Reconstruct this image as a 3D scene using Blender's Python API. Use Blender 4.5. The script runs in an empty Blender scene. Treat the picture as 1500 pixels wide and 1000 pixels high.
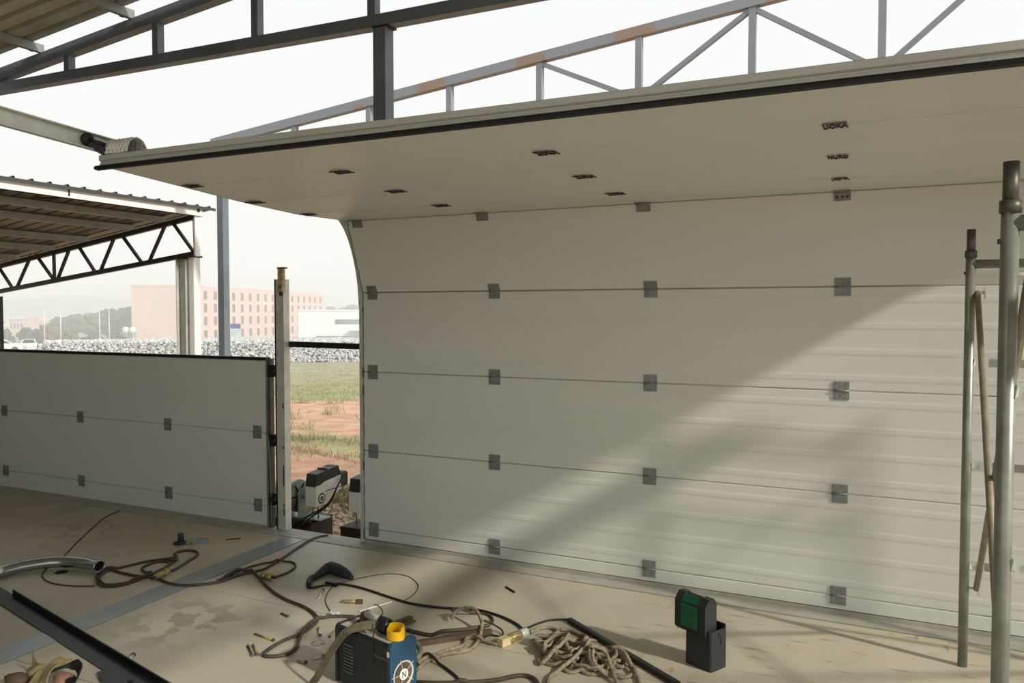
import bpy, bmesh, math, random
from mathutils import Vector, Matrix, noise
R = random.Random(7)
SC = bpy.context.scene
COL = SC.collection
V = Vector

# ------------------------------------------------------------------ camera, sky, sun, exposure
FPX = 1167.0
YAW = math.radians(25.6)
PITCH = math.atan(43 / FPX)
CAM = V((0, -4.12, 1.466))
cd = bpy.data.cameras.new('camera')
cd.sensor_width = 36.0
cd.lens = 36.0 * FPX / 1500.0
cd.clip_end = 4000
cam = bpy.data.objects.new('camera', cd)
COL.objects.link(cam)
cam.location = CAM
cam.rotation_euler = (math.pi / 2 - PITCH, 0, YAW)
SC.camera = cam

world = bpy.data.worlds.new('world')
SC.world = world
world.use_nodes = True
wn = world.node_tree
bg = wn.nodes['Background']
bg.inputs['Color'].default_value = (0.93, 0.965, 0.99, 1)
bg.inputs['Strength'].default_value = 0.93

sd = bpy.data.lights.new('sun_offscreen', 'SUN')
sd.energy = 3.3
sd.color = (1.0, 0.945, 0.86)
sd.angle = math.radians(2.6)
sun = bpy.data.objects.new('sun_offscreen', sd)
COL.objects.link(sun)
SUN = V((-0.83, 0.215, -0.50)).normalized()
sun.rotation_euler = SUN.to_track_quat('-Z', 'Y').to_euler()
sun.location = (20, -6, 20)

SC.view_settings.view_transform = 'Standard'
SC.view_settings.look = 'None'
SC.view_settings.gamma = 1.0
SC.view_settings.use_curve_mapping = False
SC.view_settings.exposure = 0.10
SC.cycles.volume_bounces = 3

# ------------------------------------------------------------------ pixel -> place helpers
FW0 = V((-math.sin(YAW), math.cos(YAW), 0))
RT = V((math.cos(YAW), math.sin(YAW), 0))
UP0 = V((0, 0, 1))
FW = FW0 * math.cos(PITCH) - UP0 * math.sin(PITCH)
UPV = UP0 * math.cos(PITCH) + FW0 * math.sin(PITCH)
def ray(x, y): return FW + RT * ((x - 750) / FPX) - UPV * ((y - 500) / FPX)
def onZ(x, y, z=0.0):
    d = ray(x, y); return CAM + d * ((z - CAM.z) / d.z)
def onY(x, y, Y=0.0):
    d = ray(x, y); return CAM + d * ((Y - CAM.y) / d.y)
def gz(d): return -0.4 - 0.03 * min(max(d, 3.0), 190.0)
def far(x, d):                      # ground point seen at column x, at depth d from the viewer
    p = CAM + FW0 * d + RT * ((x - 750) / FPX * d)
    return V((p.x, p.y, gz(d)))
def hz(y, d): return CAM.z - (y - 457) / FPX * d    # height seen at row y, at depth d

# ------------------------------------------------------------------ materials
def lin(c):
    return tuple(((v / 255) / 12.92 if v / 255 <= 0.04045 else ((v / 255 + 0.055) / 1.055) ** 2.4) for v in c)
MATS = {}
def mat(name, rgb, rough=0.6, metal=0.0, var=0.10, vs=6.0, bump=0.0, bs=60.0, coord='Object', spec=0.5, rgb2=None, stretch=None):
    if name in MATS: return MATS[name]
    m = bpy.data.materials.new(name); m.use_nodes = True
    nt = m.node_tree; b = nt.nodes['Principled BSDF']
    b.inputs['Roughness'].default_value = rough
    b.inputs['Metallic'].default_value = metal
    b.inputs['Specular IOR Level'].default_value = spec
    c = lin(rgb)
    c2 = lin(rgb2) if rgb2 else tuple(v * (1 - 2.2 * var) for v in c)
    tc = nt.nodes.new('ShaderNodeTexCoord')
    src = tc.outputs[coord]
    if stretch:
        mp = nt.nodes.new('ShaderNodeMapping'); mp.inputs['Scale'].default_value = stretch
        nt.links.new(src, mp.inputs['Vector']); src = mp.outputs['Vector']
    n = nt.nodes.new('ShaderNodeTexNoise'); n.inputs['Scale'].default_value = vs; n.inputs['Detail'].default_value = 5
    nt.links.new(src, n.inputs['Vector'])
    r = nt.nodes.new('ShaderNodeValToRGB')
    r.color_ramp.elements[0].position = 0.35; r.color_ramp.elements[1].position = 0.65
    r.color_ramp.elements[0].color = (*c2, 1); r.color_ramp.elements[1].color = (*c, 1)
    nt.links.new(n.outputs['Fac'], r.inputs['Fac'])
    nt.links.new(r.outputs['Color'], b.inputs['Base Color'])
    if bump:
        n2 = nt.nodes.new('ShaderNodeTexNoise'); n2.inputs['Scale'].default_value = bs; n2.inputs['Detail'].default_value = 3
        nt.links.new(src, n2.inputs['Vector'])
        bp = nt.nodes.new('ShaderNodeBump'); bp.inputs['Strength'].default_value = bump; bp.inputs['Distance'].default_value = 0.01
        nt.links.new(n2.outputs['Fac'], bp.inputs['Height']); nt.links.new(bp.outputs['Normal'], b.inputs['Normal'])
    MATS[name] = m
    return m

M_door = mat('door_white', (214, 214, 206), 0.38, var=0.02, vs=1.2, stretch=(0.4, 3, 3))
M_galv = mat('galvanised', (150, 154, 148), 0.45, 0.55, 0.10, 18)
M_galvl = mat('galvanised_bright', (210, 212, 202), 0.4, 0.25, 0.08, 12)
M_hinge = mat('hinge_zinc', (138, 142, 138), 0.42, 0.25, 0.12, 30)
M_alu = mat('aluminium', (190, 191, 182), 0.45, 0.1, 0.04, 20, stretch=(0.2, 5, 5))
M_rub = mat('black_rubber', (16, 16, 17), 0.6, var=0.1)
M_black = mat('black_paint', (22, 22, 24), 0.45, var=0.15, vs=10)
M_blackst = mat('black_steel', (40, 41, 42), 0.42, 0.35, 0.18, 6)
M_steel = mat('grey_primer_steel', (114, 122, 130), 0.5, 0.1, 0.10, 3)
M_steelrust = mat('grey_primer_rusty', (150, 152, 156), 0.55, 0.1, 0.0, 1.1, rgb2=(150, 150, 152))
M_steelp = mat('grey_primer_pale', (146, 149, 154), 0.55, 0.1, 0.05, 3)
M_brace = mat('brace_tube', (150, 142, 118), 0.5, 0.25, 0.12, 20)
M_plank = mat('plank_timber', (158, 138, 104), 0.8, 0, 0.18, 8, stretch=(6, 0.6, 6))
M_purlin = mat('purlin_zinc', (150, 152, 148), 0.45, 0.3, 0.08, 4)
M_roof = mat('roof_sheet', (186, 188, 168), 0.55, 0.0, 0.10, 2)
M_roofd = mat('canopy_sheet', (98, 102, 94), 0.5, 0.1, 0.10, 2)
M_white = mat('white_paint', (226, 226, 222), 0.5, var=0.03)
M_tube = mat('scaffold_tube', (150, 152, 142), 0.38, 0.45, 0.12, 14)
M_tubed = mat('scaffold_tube_dark', (96, 94, 84), 0.45, 0.5, 0.15, 30)
M_brass = mat('brass', (186, 166, 112), 0.35, 0.4, 0.2, 60)
M_yel = mat('yellow_plastic', (244, 190, 20), 0.4, var=0.05)
M_cable = mat('cable_brown', (74, 66, 52), 0.65, var=0.15, vs=30)
M_cableb = mat('cable_black', (30, 26, 24), 0.5, var=0.1)
M_rope = mat('rope', (158, 146, 120), 0.9, var=0.22, vs=60, bump=0.6, bs=220)
M_strap = mat('strap', (116, 110, 88), 0.85, var=0.15, vs=40, bump=0.3, bs=200)
M_rustst = mat('rusty_steel', (112, 92, 74), 0.7, 0.3, 0.2, 12)
M_wood = mat('bracket_wood', (190, 172, 120), 0.6, var=0.2, vs=30)
M_dark = mat('dark_plastic', (38, 40, 42), 0.5, var=0.06)
M_darkl = mat('dark_plastic_matt', (92, 94, 90), 0.55, var=0.04)
M_green = mat('green_plastic', (18, 96, 62), 0.45, var=0.08)
M_blue = mat('welder_blue', (40, 78, 104), 0.4, var=0.12, vs=14)
M_weld = mat('welder_dark', (36, 42, 46), 0.5, var=0.2, vs=18)
M_weldt = mat('welder_top_dust', (186, 184, 168), 0.8, var=0.15, vs=40)
M_print = mat('dark_print', (52, 46, 36), 0.7, var=0.3, vs=90)
M_glove = mat('leather_beige', (170, 152, 108), 0.8, var=0.2, vs=24)
M_pink = mat('pink_cloth', (200, 150, 128), 0.8, var=0.15, vs=30)
M_drill = mat('tool_charcoal', (44, 46, 52), 0.6, var=0.12, vs=40)
M_brown = mat('brown_steel', (58, 40, 34), 0.6, 0.1, 0.15, 12)
M_drum = mat('drum_green_grey', (150, 164, 148), 0.45, 0.3, 0.08, 8)
M_opw = mat('operator_white', (222, 222, 214), 0.4, var=0.03)
M_soil = mat('soil_dark', (70, 62, 50), 0.9, var=0.2)

# rust streak material for the far top chord
def rusty(m):
    nt = m.node_tree; b = nt.nodes['Principled BSDF']
    r = [n for n in nt.nodes if n.type == 'VALTORGB'][0]
    n = [n for n in nt.nodes if n.type == 'TEX_NOISE'][0]
    n.inputs['Scale'].default_value = 1.5; n.inputs['Detail'].default_value = 1.5
    r.color_ramp.elements[0].position = 0.40; r.color_ramp.elements[1].position = 0.45
    r.color_ramp.elements[0].color = (*lin((156, 134, 118)), 1); r.color_ramp.elements[1].color = (*lin((146, 149, 154)), 1)
rusty(M_steelrust)

# ------------------------------------------------------------------ mesh builder
class MB:
    def __init__(s): s.v = []; s.f = []; s.sm = []
    def add(s, vs, fs, smooth=False):
        o = len(s.v); s.v += [V(p) for p in vs]
        for f in fs: s.f.append([i + o for i in f]); s.sm.append(smooth)
        return s
    def obox(s, c, ax, ay, az):
        c, ax, ay, az = V(c), V(ax), V(ay), V(az)
        vs = [c + ax * i + ay * j + az * k for i in (-1, 1) for j in (-1, 1) for k in (-1, 1)]
        fs = [(0, 1, 3, 2), (4, 6, 7, 5), (0, 4, 5, 1), (2, 3, 7, 6), (0, 2, 6, 4), (1, 5, 7, 3)]
        if ax.cross(ay).dot(az) < 0: fs = [f[::-1] for f in fs]
        return s.add(vs, fs)
    def box(s, x0, x1, y0, y1, z0, z1):
        return s.obox(((x0 + x1) / 2, (y0 + y1) / 2, (z0 + z1) / 2), ((x1 - x0) / 2, 0, 0), (0, (y1 - y0) / 2, 0), (0, 0, (z1 - z0) / 2))
    def bar(s, a, b, w, h, up=(0, 0, 1)):
        a, b = V(a), V(b); d = (b - a); L = d.length; d.normalize(); up = V(up)
        if abs(d.dot(up)) > 0.98: up = V((0, 1, 0))
        x = d.cross(up).normalized(); z = x.cross(d).normalized()
        return s.obox((a + b) / 2, d * L / 2, x * w / 2, z * h / 2)
    def rbox(s, x0, x1, y0, y1, z0, z1, r=0.01, axis='z'):
        # rounded rectangle in the plane perpendicular to axis, extruded along it
        def rect(a0, a1, b0, b1):
            out = []
            for cx, cy, st in ((a1 - r, b1 - r, 0), (a0 + r, b1 - r, 90), (a0 + r, b0 + r, 180), (a1 - r, b0 + r, 270)):
                for k in range(4):
                    t = math.radians(st + 30 * k); out.append((cx + r * math.cos(t), cy + r * math.sin(t)))
            return out
        if axis == 'z': return s.prism([V((a, b, z0)) for a, b in rect(x0, x1, y0, y1)], (0, 0, z1 - z0))
        if axis == 'y': return s.prism([V((a, y0, b)) for a, b in rect(x0, x1, z0, z1)][::-1], (0, y1 - y0, 0))
        return s.prism([V((x0, a, b)) for a, b in rect(y0, y1, z0, z1)], (x1 - x0, 0, 0))
    def prism(s, poly, ext):
        poly = [V(p) for p in poly]; ext = V(ext); n = len(poly)
        nrm = V((0, 0, 0))
        for i in range(n): nrm += poly[i].cross(poly[(i + 1) % n])
        if nrm.dot(ext) < 0: poly = poly[::-1]
        vs = poly + [p + ext for p in poly]
        fs = [tuple(range(n))[::-1], tuple(range(n, 2 * n))] + [(i, (i + 1) % n, (i + 1) % n + n, i + n) for i in range(n)]
        return s.add(vs, fs)
    def tube(s, pts, r, seg=8, cap=True, flat=None, up=None):
        pts = [V(p) for p in pts]; n = len(pts)
        rs = r if isinstance(r, (list, tuple)) else [r] * n
        vs = []; fs = []; prev = None
        for i, p in enumerate(pts):
            t = (pts[min(i + 1, n - 1)] - pts[max(i - 1, 0)]).normalized()
            if up is not None:
                x = t.cross(V(up))
                if x.length < 1e-4: x = prev if prev else V((1, 0, 0))
                x.normalize()
            elif prev is None:
                x = t.orthogonal().normalized()
            else:
                x = (prev - t * prev.dot(t)).normalized()
            prev = x; y = t.cross(x)
            for k in range(seg):
                a = 2 * math.pi * k / seg
                w = rs[i]; h = rs[i] if flat is None else flat
                vs.append(p + x * (w * math.cos(a)) + y * (h * math.sin(a)))
        for i in range(n - 1):
            for k in range(seg):
                k2 = (k + 1) % seg
                fs.append((i * seg + k, i * seg + k2, (i + 1) * seg + k2, (i + 1) * seg + k))
        o = len(s.v); s.add(vs, fs, True)
        if cap:
            s.f.append([o + k for k in range(seg)][::-1]); s.sm.append(False)
            s.f.append([o + (n - 1) * seg + k for k in range(seg)]); s.sm.append(False)
        return s
    def cyl(s, a, b, r, seg=16, r2=None): return s.tube([a, b], [r, r if r2 is None else r2], seg)
    def ribbon(s, pts, w, th, up=(0, 0, 1), ups=None):
        pts = [V(p) for p in pts]; n = len(pts); vs = []; fs = []
        for i, p in enumerate(pts):
            t = (pts[min(i + 1, n - 1)] - pts[max(i - 1, 0)]).normalized()
            u = V(ups[i]) if ups else V(up)
            x = t.cross(u).normalized(); y = x.cross(t).normalized()
            vs += [p + x * w / 2 - y * th / 2, p + x * w / 2 + y * th / 2, p - x * w / 2 + y * th / 2, p - x * w / 2 - y * th / 2]
        for i in range(n - 1):
            for k in range(4):
                k2 = (k + 1) % 4
                fs.append((i * 4 + k, (i + 1) * 4 + k, (i + 1) * 4 + k2, i * 4 + k2))
        fs += [(0, 1, 2, 3), tuple((n - 1) * 4 + k for k in (3, 2, 1, 0))]
        return s.add(vs, fs, False)
    def lathe(s, prof, a, axis, seg=24):
        # prof: list of (radius, distance along axis)
        a = V(a); t = V(axis).normalized(); x = t.orthogonal().normalized(); y = t.cross(x); vs = []; fs = []
        for r, h in prof:
            for k in range(seg):
                an = 2 * math.pi * k / seg
                vs.append(a + t * h + x * (r * math.cos(an)) + y * (r * math.sin(an)))
        for i in range(len(prof) - 1):
            for k in range(seg):
                k2 = (k + 1) % seg
                fs.append((i * seg + k, i * seg + k2, (i + 1) * seg + k2, (i + 1) * seg + k))
        o = len(s.v); s.add(vs, fs, True)
        s.f.append([o + k for k in range(seg)][::-1]); s.sm.append(False)
        s.f.append([o + (len(prof) - 1) * seg + k for k in range(seg)]); s.sm.append(False)
        return s
    def blob(s, c, r, sub=1, amp=0.2, fr=1.0, sq=(1, 1, 1)):
        bm = bmesh.new(); bmesh.ops.create_icosphere(bm, subdivisions=sub, radius=1.0)
        c = V(c); off = V((R.uniform(0, 99), R.uniform(0, 99), R.uniform(0, 99)))
        vs = []
        for v in bm.verts:
            k = 1 + amp * noise.noise(v.co * fr * 1.7 + off) * 1.6
            vs.append(c + V((v.co.x * sq[0], v.co.y * sq[1], v.co.z * sq[2])) * (r * k))
        s.add(vs, [[v.index for v in f.verts] for f in bm.faces], sub > 1); bm.free(); return s
    def mesh(s, name, m, off=(0, 0, 0)):
        off = V(off); me = bpy.data.meshes.new(name)
        me.from_pydata([tuple(p - off) for p in s.v], [], s.f)
        me.polygons.foreach_set('use_smooth', s.sm); me.update()
        if m: me.materials.append(m)
        return me

def link(name, me, parent=None, loc=(0, 0, 0), rot=(0, 0, 0)):
    o = bpy.data.objects.new(name, me); COL.objects.link(o)
    o.location = loc; o.rotation_euler = rot
    if parent is not None: o.parent = parent
    return o
def tag(o, label, cat=None, group=None, kind=None):
    if label: o['label'] = label
    if cat: o['category'] = cat
    if group: o['group'] = group
    if kind: o['kind'] = kind
    return o
def thing(name, label, cat, loc=(0, 0, 0), rotz=0, group=None, kind=None):
    o = link(name, None, None, loc, (0, 0, rotz)); o.empty_display_size = 0.1
    return tag(o, label, cat, group, kind)
def part(name, mb, m, root, off=None):
    # geometry given in world axes; stored relative to the root's location
    return link(name, mb.mesh(name, m, root.location if off is None else off), root)
def solo(name, mb, m, label, cat, group=None, kind=None, base=None):
    xs = [p.x for p in mb.v]; ys = [p.y for p in mb.v]; zs = [p.z for p in mb.v]
    b = V(base) if base else V(((min(xs) + max(xs)) / 2, (min(ys) + max(ys)) / 2, min(zs)))
    o = link(name, mb.mesh(name, m, b), None, b)
    return tag(o, label, cat, group, kind)
def sm(pts, n=6):
    # Catmull-Rom through the points
    pts = [V(p) for p in pts]; out = []
    for i in range(len(pts) - 1):
        p0 = pts[max(i - 1, 0)]; p1 = pts[i]; p2 = pts[i + 1]; p3 = pts[min(i + 2, len(pts) - 1)]
        for k in range(n):
            t = k / n
            out.append(0.5 * ((2 * p1) + (p2 - p0) * t + (2 * p0 - 5 * p1 + 4 * p2 - p3) * t * t + (3 * p1 - p0 - 3 * p2 + p3) * t ** 3))
    out.append(pts[-1]); return out
# ---- things laid on the deck rest on what already lies there: a height map of the clutter
HM = {}; CELL = 0.004
def _cells(p, r):
    n = int(math.ceil(r / CELL)); ci, cj = int(round(p.x / CELL)), int(round(p.y / CELL))
    for i in range(-n, n + 1):
        for j in range(-n, n + 1):
            d2 = (i * i + j * j) * CELL * CELL
            if d2 <= r * r * 1.05: yield (ci + i, cj + j), d2
def press(p, r, top=None):
    for c, d2 in _cells(p, r):
        h = top if top is not None else p.z + math.sqrt(max(r * r - d2, 0))
        if h > HM.get(c, 0): HM[c] = h
def press_bar(a, b, w, top):
    a, b = V(a), V(b); n = max(2, int((b - a).length / 0.006))
    for i in range(n + 1): press(a.lerp(b, i / n), w / 2, top)
def drape(pts, r, slope=0.5, step=0.006, ease=3):
    # resample the line evenly, lift each sample clear of whatever lies under it, then ease the lift along the line
    P = [V(pts[0])]
    for q in pts[1:]:
        q = V(q)
        while (q - P[-1]).length > step: P.append(P[-1] + (q - P[-1]).normalized() * step)
    n = len(P); lag = int(7 * r / step) + 2
    Z = [p.z for p in P]
    for i in range(n):
        need = max(P[i].z, r)
        for c, d2 in _cells(P[i], r):
            h = HM.get(c, 0)
            if h > 0: need = max(need, h + math.sqrt(max(r * r - d2, 0)) * 0.92)
        Z[i] = max(need, Z[i - 1] - slope * step if i else need)
        if i >= lag: press(V((P[i - lag].x, P[i - lag].y, Z[i - lag])), r)
    for i in range(n - 2, -1, -1): Z[i] = max(Z[i], Z[i + 1] - slope * step)
    for _ in range(ease): Z = [Z[0]] + [max((Z[i - 1] + 2 * Z[i] + Z[i + 1]) / 4, r, Z[i] - 0.0012) for i in range(1, n - 1)] + [Z[-1]]
    for i, p in enumerate(P): p.z = Z[i]; press(p, r)
    return P
def fl(px, z=0.0): return [onZ(x, y, z) for x, y in px]
# ------------------------------------------------------------------ the deck (floor)
def deck_material():
    m = bpy.data.materials.new('deck_board'); m.use_nodes = True
    nt = m.node_tree; L = nt.links; b = nt.nodes['Principled BSDF']
    b.inputs['Roughness'].default_value = 0.5
    geo = nt.nodes.new('ShaderNodeNewGeometry')
    def nz(scale, detail=4, st=(1, 1, 1)):
        mp = nt.nodes.new('ShaderNodeMapping'); mp.inputs['Scale'].default_value = st
        L.new(geo.outputs['Position'], mp.inputs['Vector'])
        n = nt.nodes.new('ShaderNodeTexNoise'); n.inputs['Scale'].default_value = scale; n.inputs['Detail'].default_value = detail
        L.new(mp.outputs['Vector'], n.inputs['Vector']); return n.outputs['Fac']
    def ramp(src, p0, p1, c0=(0, 0, 0, 1), c1=(1, 1, 1, 1)):
        r = nt.nodes.new('ShaderNodeValToRGB'); e = r.color_ramp.elements
        e[0].position, e[1].position = p0, p1; e[0].color, e[1].color = c0, c1
        L.new(src, r.inputs['Fac']); return r.outputs['Color']
    def mix(fac, a, bcol):
        x = nt.nodes.new('ShaderNodeMix'); x.data_type = 'RGBA'
        L.new(fac, x.inputs['Factor'])
        for sock, val in ((6, a), (7, bcol)):
            if hasattr(val, 'links'): L.new(val, x.inputs[sock])
            else: x.inputs[sock].default_value = (*lin(val), 1)
        return x.outputs[2]
    def mul(a, bb):
        x = nt.nodes.new('ShaderNodeMath'); x.operation = 'MULTIPLY'; L.new(a, x.inputs[0])
        if hasattr(bb, 'links'): L.new(bb, x.inputs[1])
        else: x.inputs[1].default_value = bb
        return x.outputs[0]
    def spot(cx, cy, r0, r1):
        d = nt.nodes.new('ShaderNodeVectorMath'); d.operation = 'DISTANCE'
        L.new(geo.outputs['Position'], d.inputs[0]); d.inputs[1].default_value = (cx, cy, 0)
        return ramp(d.outputs['Value'], r0, r1, (1, 1, 1, 1), (0, 0, 0, 1))
    col = mix(ramp(nz(0.9, 4), 0.35, 0.65), (172, 166, 147), (191, 183, 161))
    col = mix(mul(ramp(nz(3.2, 6), 0.5, 0.75), 0.35), col, (140, 128, 100))
    # wet grey-green footprints beside the joint strip
    w = mul(ramp(nz(7.5, 2), 0.50, 0.56), spot(-3.0, -1.42, 0.10, 0.42))
    col = mix(mul(w, 0.55), col, (104, 106, 92))
    w = mul(ramp(nz(6.0, 2), 0.52, 0.60), spot(-4.9, -0.6, 0.1, 0.6))
    col = mix(mul(w, 0.35), col, (108, 104, 88))
    # pale mottled patch near the power tool
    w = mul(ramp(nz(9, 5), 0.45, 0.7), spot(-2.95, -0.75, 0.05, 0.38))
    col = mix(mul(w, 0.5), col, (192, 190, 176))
    # rust scrapes on the boards by the tall door
    w = mul(ramp(nz(5.0, 7, (1.0, 5.0, 1)), 0.60, 0.68), spot(-0.3, -0.55, 0.6, 1.4))
    col = mix(mul(w, 0.55), col, (138, 96, 56))
    w = mul(ramp(nz(2.4, 8, (5, 1.2, 1)), 0.64, 0.69), spot(-0.2, -0.6, 0.6, 1.4))
    col = mix(mul(w, 0.5), col, (120, 86, 54))
    L.new(col, b.inputs['Base Color'])
    bp = nt.nodes.new('ShaderNodeBump'); bp.inputs['Strength'].default_value = 0.08
    L.new(nz(18, 5), bp.inputs['Height']); L.new(bp.outputs['Normal'], b.inputs['Normal'])
    L.new(ramp(nz(2.5, 5), 0.3, 0.7, (0.38, 0.38, 0.38, 1), (0.6, 0.6, 0.6, 1)), b.inputs['Roughness'])
    return m
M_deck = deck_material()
M_strip = mat('joint_strip', (150, 156, 158), 0.36, 0.35, 0.06, 5)
M_sill = mat('sill_steel', (172, 170, 156), 0.5, 0.0, 0.10, 7)

floor = thing('floor', 'raised deck of beige boards with grey steel joint strips', None, (0, 0, -0.16), kind='structure')
mb = MB(); mb.box(-9.4, 5.0, -8.0, 0.05, -0.16, -0.014)
part('deck_frame', mb, M_soil, floor)
rows = [-0.112, -1.060, -2.040, -3.02, -4.0, -5.0, -6.0, -7.0, -8.0]
for i in range(len(rows) - 1):
    y1, y0 = rows[i] - 0.002, rows[i + 1] + 0.002
    def sx_(y): return -3.40 + (y + 0.1) * (-0.0368)   # right side of the joint strip leans a little
    mb = MB(); mb.prism([(sx_(y0), y0, -0.014), (5.0, y0, -0.014), (5.0, y1, -0.014), (sx_(y1), y1, -0.014)], (0, 0, 0.014))
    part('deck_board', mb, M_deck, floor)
    dy = -0.035 if i < 7 else 0
    y1b = rows[i] - 0.002 + (dy if i else 0); y0b = rows[i + 1] + 0.002 + dy
    mb = MB(); mb.prism([(-9.4, y0b, -0.014), (sx_(y0b) - 0.164, y0b, -0.014), (sx_(y1b) - 0.164, y1b, -0.014), (-9.4, y1b, -0.014)], (0, 0, 0.014))
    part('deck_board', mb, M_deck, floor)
mb = MB(); mb.prism([(sx_(-8) - 0.16, -8, -0.014), (sx_(-8) - 0.004, -8, -0.014), (sx_(-0.116) - 0.004, -0.116, -0.014), (sx_(-0.116) - 0.16, -0.116, -0.014)], (0, 0, 0.017))
tag(part('joint_strip', mb, M_strip, floor), 'grey flat joint strip across the boards')
mb = MB(); mb.box(-9.4, 5.0, -0.108, 0.05, -0.014, 0.004)
tag(part('sill_strip', mb, M_sill, floor), 'grey steel sill strip under the doors')
# round caps let into the deck
for (x, y, r, dark) in ((90, 838, 0.034, True), (466, 942, 0.030, False)):
    p = onZ(x, y)
    mb = MB(); mb.lathe([(r, -0.004), (r, 0.0012), (r * 0.86, 0.0022), (r * 0.8, 0.0008), (0.004, 0.0008)], (p.x, p.y, 0), (0, 0, 1), 24)
    cap = part('deck_cap', mb, M_black if dark else M_galv, floor)
    if not dark:
        mb = MB()
        for k in range(-2, 3): mb.box(p.x - 0.018, p.x + 0.018, p.y + k * 0.009 - 0.0025, p.y + k * 0.009 + 0.0025, 0.0005, 0.0022)
        link('grate_bar', mb.mesh('grate_bar', M_galvl, floor.location), cap)

# ------------------------------------------------------------------ the ground outside
def ground_material():
    m = bpy.data.materials.new('ground_earth'); m.use_nodes = True
    nt = m.node_tree; L = nt.links; b = nt.nodes['Principled BSDF']; b.inputs['Roughness'].default_value = 0.95
    geo = nt.nodes.new('ShaderNodeNewGeometry')
    dv = nt.nodes.new('ShaderNodeVectorMath'); dv.operation = 'SUBTRACT'; L.new(geo.outputs['Position'], dv.inputs[0]); dv.inputs[1].default_value = CAM
    dt = nt.nodes.new('ShaderNodeVectorMath'); dt.operation = 'DOT_PRODUCT'; L.new(dv.outputs[0], dt.inputs[0]); dt.inputs[1].default_value = FW0
    n = nt.nodes.new('ShaderNodeTexNoise'); n.inputs['Scale'].default_value = 0.55; n.inputs['Detail'].default_value = 6
    L.new(geo.outputs['Position'], n.inputs['Vector'])
    lg = nt.nodes.new('ShaderNodeMath'); lg.operation = 'LOGARITHM'; L.new(dt.outputs['Value'], lg.inputs[0]); lg.inputs[1].default_value = 2.0
    ma = nt.nodes.new('ShaderNodeMath'); ma.operation = 'MULTIPLY_ADD'; L.new(n.outputs['Fac'], ma.inputs[0]); ma.inputs[1].default_value = 0.9; ma.inputs[2].default_value = -0.45
    ad = nt.nodes.new('ShaderNodeMath'); ad.operation = 'ADD'; L.new(lg.outputs[0], ad.inputs[0]); L.new(ma.outputs[0], ad.inputs[1])
    mr = nt.nodes.new('ShaderNodeMapRange'); mr.inputs['From Min'].default_value = 2.0; mr.inputs['From Max'].default_value = 8.0
    L.new(ad.outputs[0], mr.inputs['Value'])
    r = nt.nodes.new('ShaderNodeValToRGB'); L.new(mr.outputs['Result'], r.inputs['Fac'])
    def P(d): return (math.log2(d) - 2) / 6
    stops = [(4.5, (196, 168, 144)), (8.2, (204, 176, 150)), (8.5, (160, 158, 112)), (9.3, (170, 158, 122)), (9.7, (190, 150, 122)), (12.2, (198, 156, 128)),
             (12.8, (166, 160, 116)), (14.2, (184, 162, 126)), (15.0, (206, 164, 136)), (22.0, (212, 170, 142)), (23.6, (160, 162, 118)), (34, (166, 166, 128)), (58, (176, 172, 146)), (150, (150, 150, 130))]
    e = r.color_ramp.elements
    while len(e) < len(stops): e.new(0.5)
    for el, (d, c) in zip(e, stops): el.position = P(d); el.color = (*lin(c), 1)
    n2 = nt.nodes.new('ShaderNodeTexNoise'); n2.inputs['Scale'].default_value = 2.2; n2.inputs['Detail'].default_value = 8
    L.new(geo.outputs['Position'], n2.inputs['Vector'])
    r2 = nt.nodes.new('ShaderNodeValToRGB'); L.new(n2.outputs['Fac'], r2.inputs['Fac'])
    r2.color_ramp.elements[0].position = 0.3; r2.color_ramp.elements[0].color = (0.62, 0.6, 0.56, 1); r2.color_ramp.elements[1].position = 0.65
    mx = nt.nodes.new('ShaderNodeMix'); mx.data_type = 'RGBA'; mx.blend_type = 'MULTIPLY'; mx.inputs['Factor'].default_value = 1
    L.new(r.outputs['Color'], mx.inputs[6]); L.new(r2.outputs['Color'], mx.inputs[7]); L.new(mx.outputs[2], b.inputs['Base Color'])
    bp = nt.nodes.new('ShaderNodeBump'); bp.inputs['Strength'].default_value = 0.5; bp.inputs['Distance'].default_value = 0.06
    L.new(n2.outputs['Fac'], bp.inputs['Height']); L.new(bp.outputs['Normal'], b.inputs['Normal'])
    return m
M_ground = ground_material()
mb = MB()
ds = [-60, -20, -8, 0, 3] + [4 + 0.5 * k for k in range(40)] + [24 + 2 * k for k in range(18)] + [60 + 8 * k for k in range(18)] + [210, 260, 340, 450, 600, 900, 1400]
ls = [-900, -500, -300, -200, -140, -100, -80, -60, -48] + [-40 + 1.0 * k for k in range(52)] + [14, 20, 30, 45, 70, 110, 180, 300, 600]
vs = []; fs = []
for d in ds:
    for l in ls:
        p = CAM + FW0 * d + RT * l
        z = gz(d)
        if d > 6.5: z += 0.10 * min(1, (d - 6.5) / 6) * noise.noise(V((p.x * 0.35, p.y * 0.35, 0)))
        vs.append(V((p.x, p.y, z)))
for i in range(len(ds) - 1):
    for j in range(len(ls) - 1):
        a = i * len(ls) + j; fs.append((a, a + 1, a + 1 + len(ls), a + len(ls)))
mb.add(vs, fs, True)
o = link('ground', mb.mesh('ground', M_ground)); tag(o, 'red earth and thin grass sloping away behind the doors', None, kind='structure')

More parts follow.
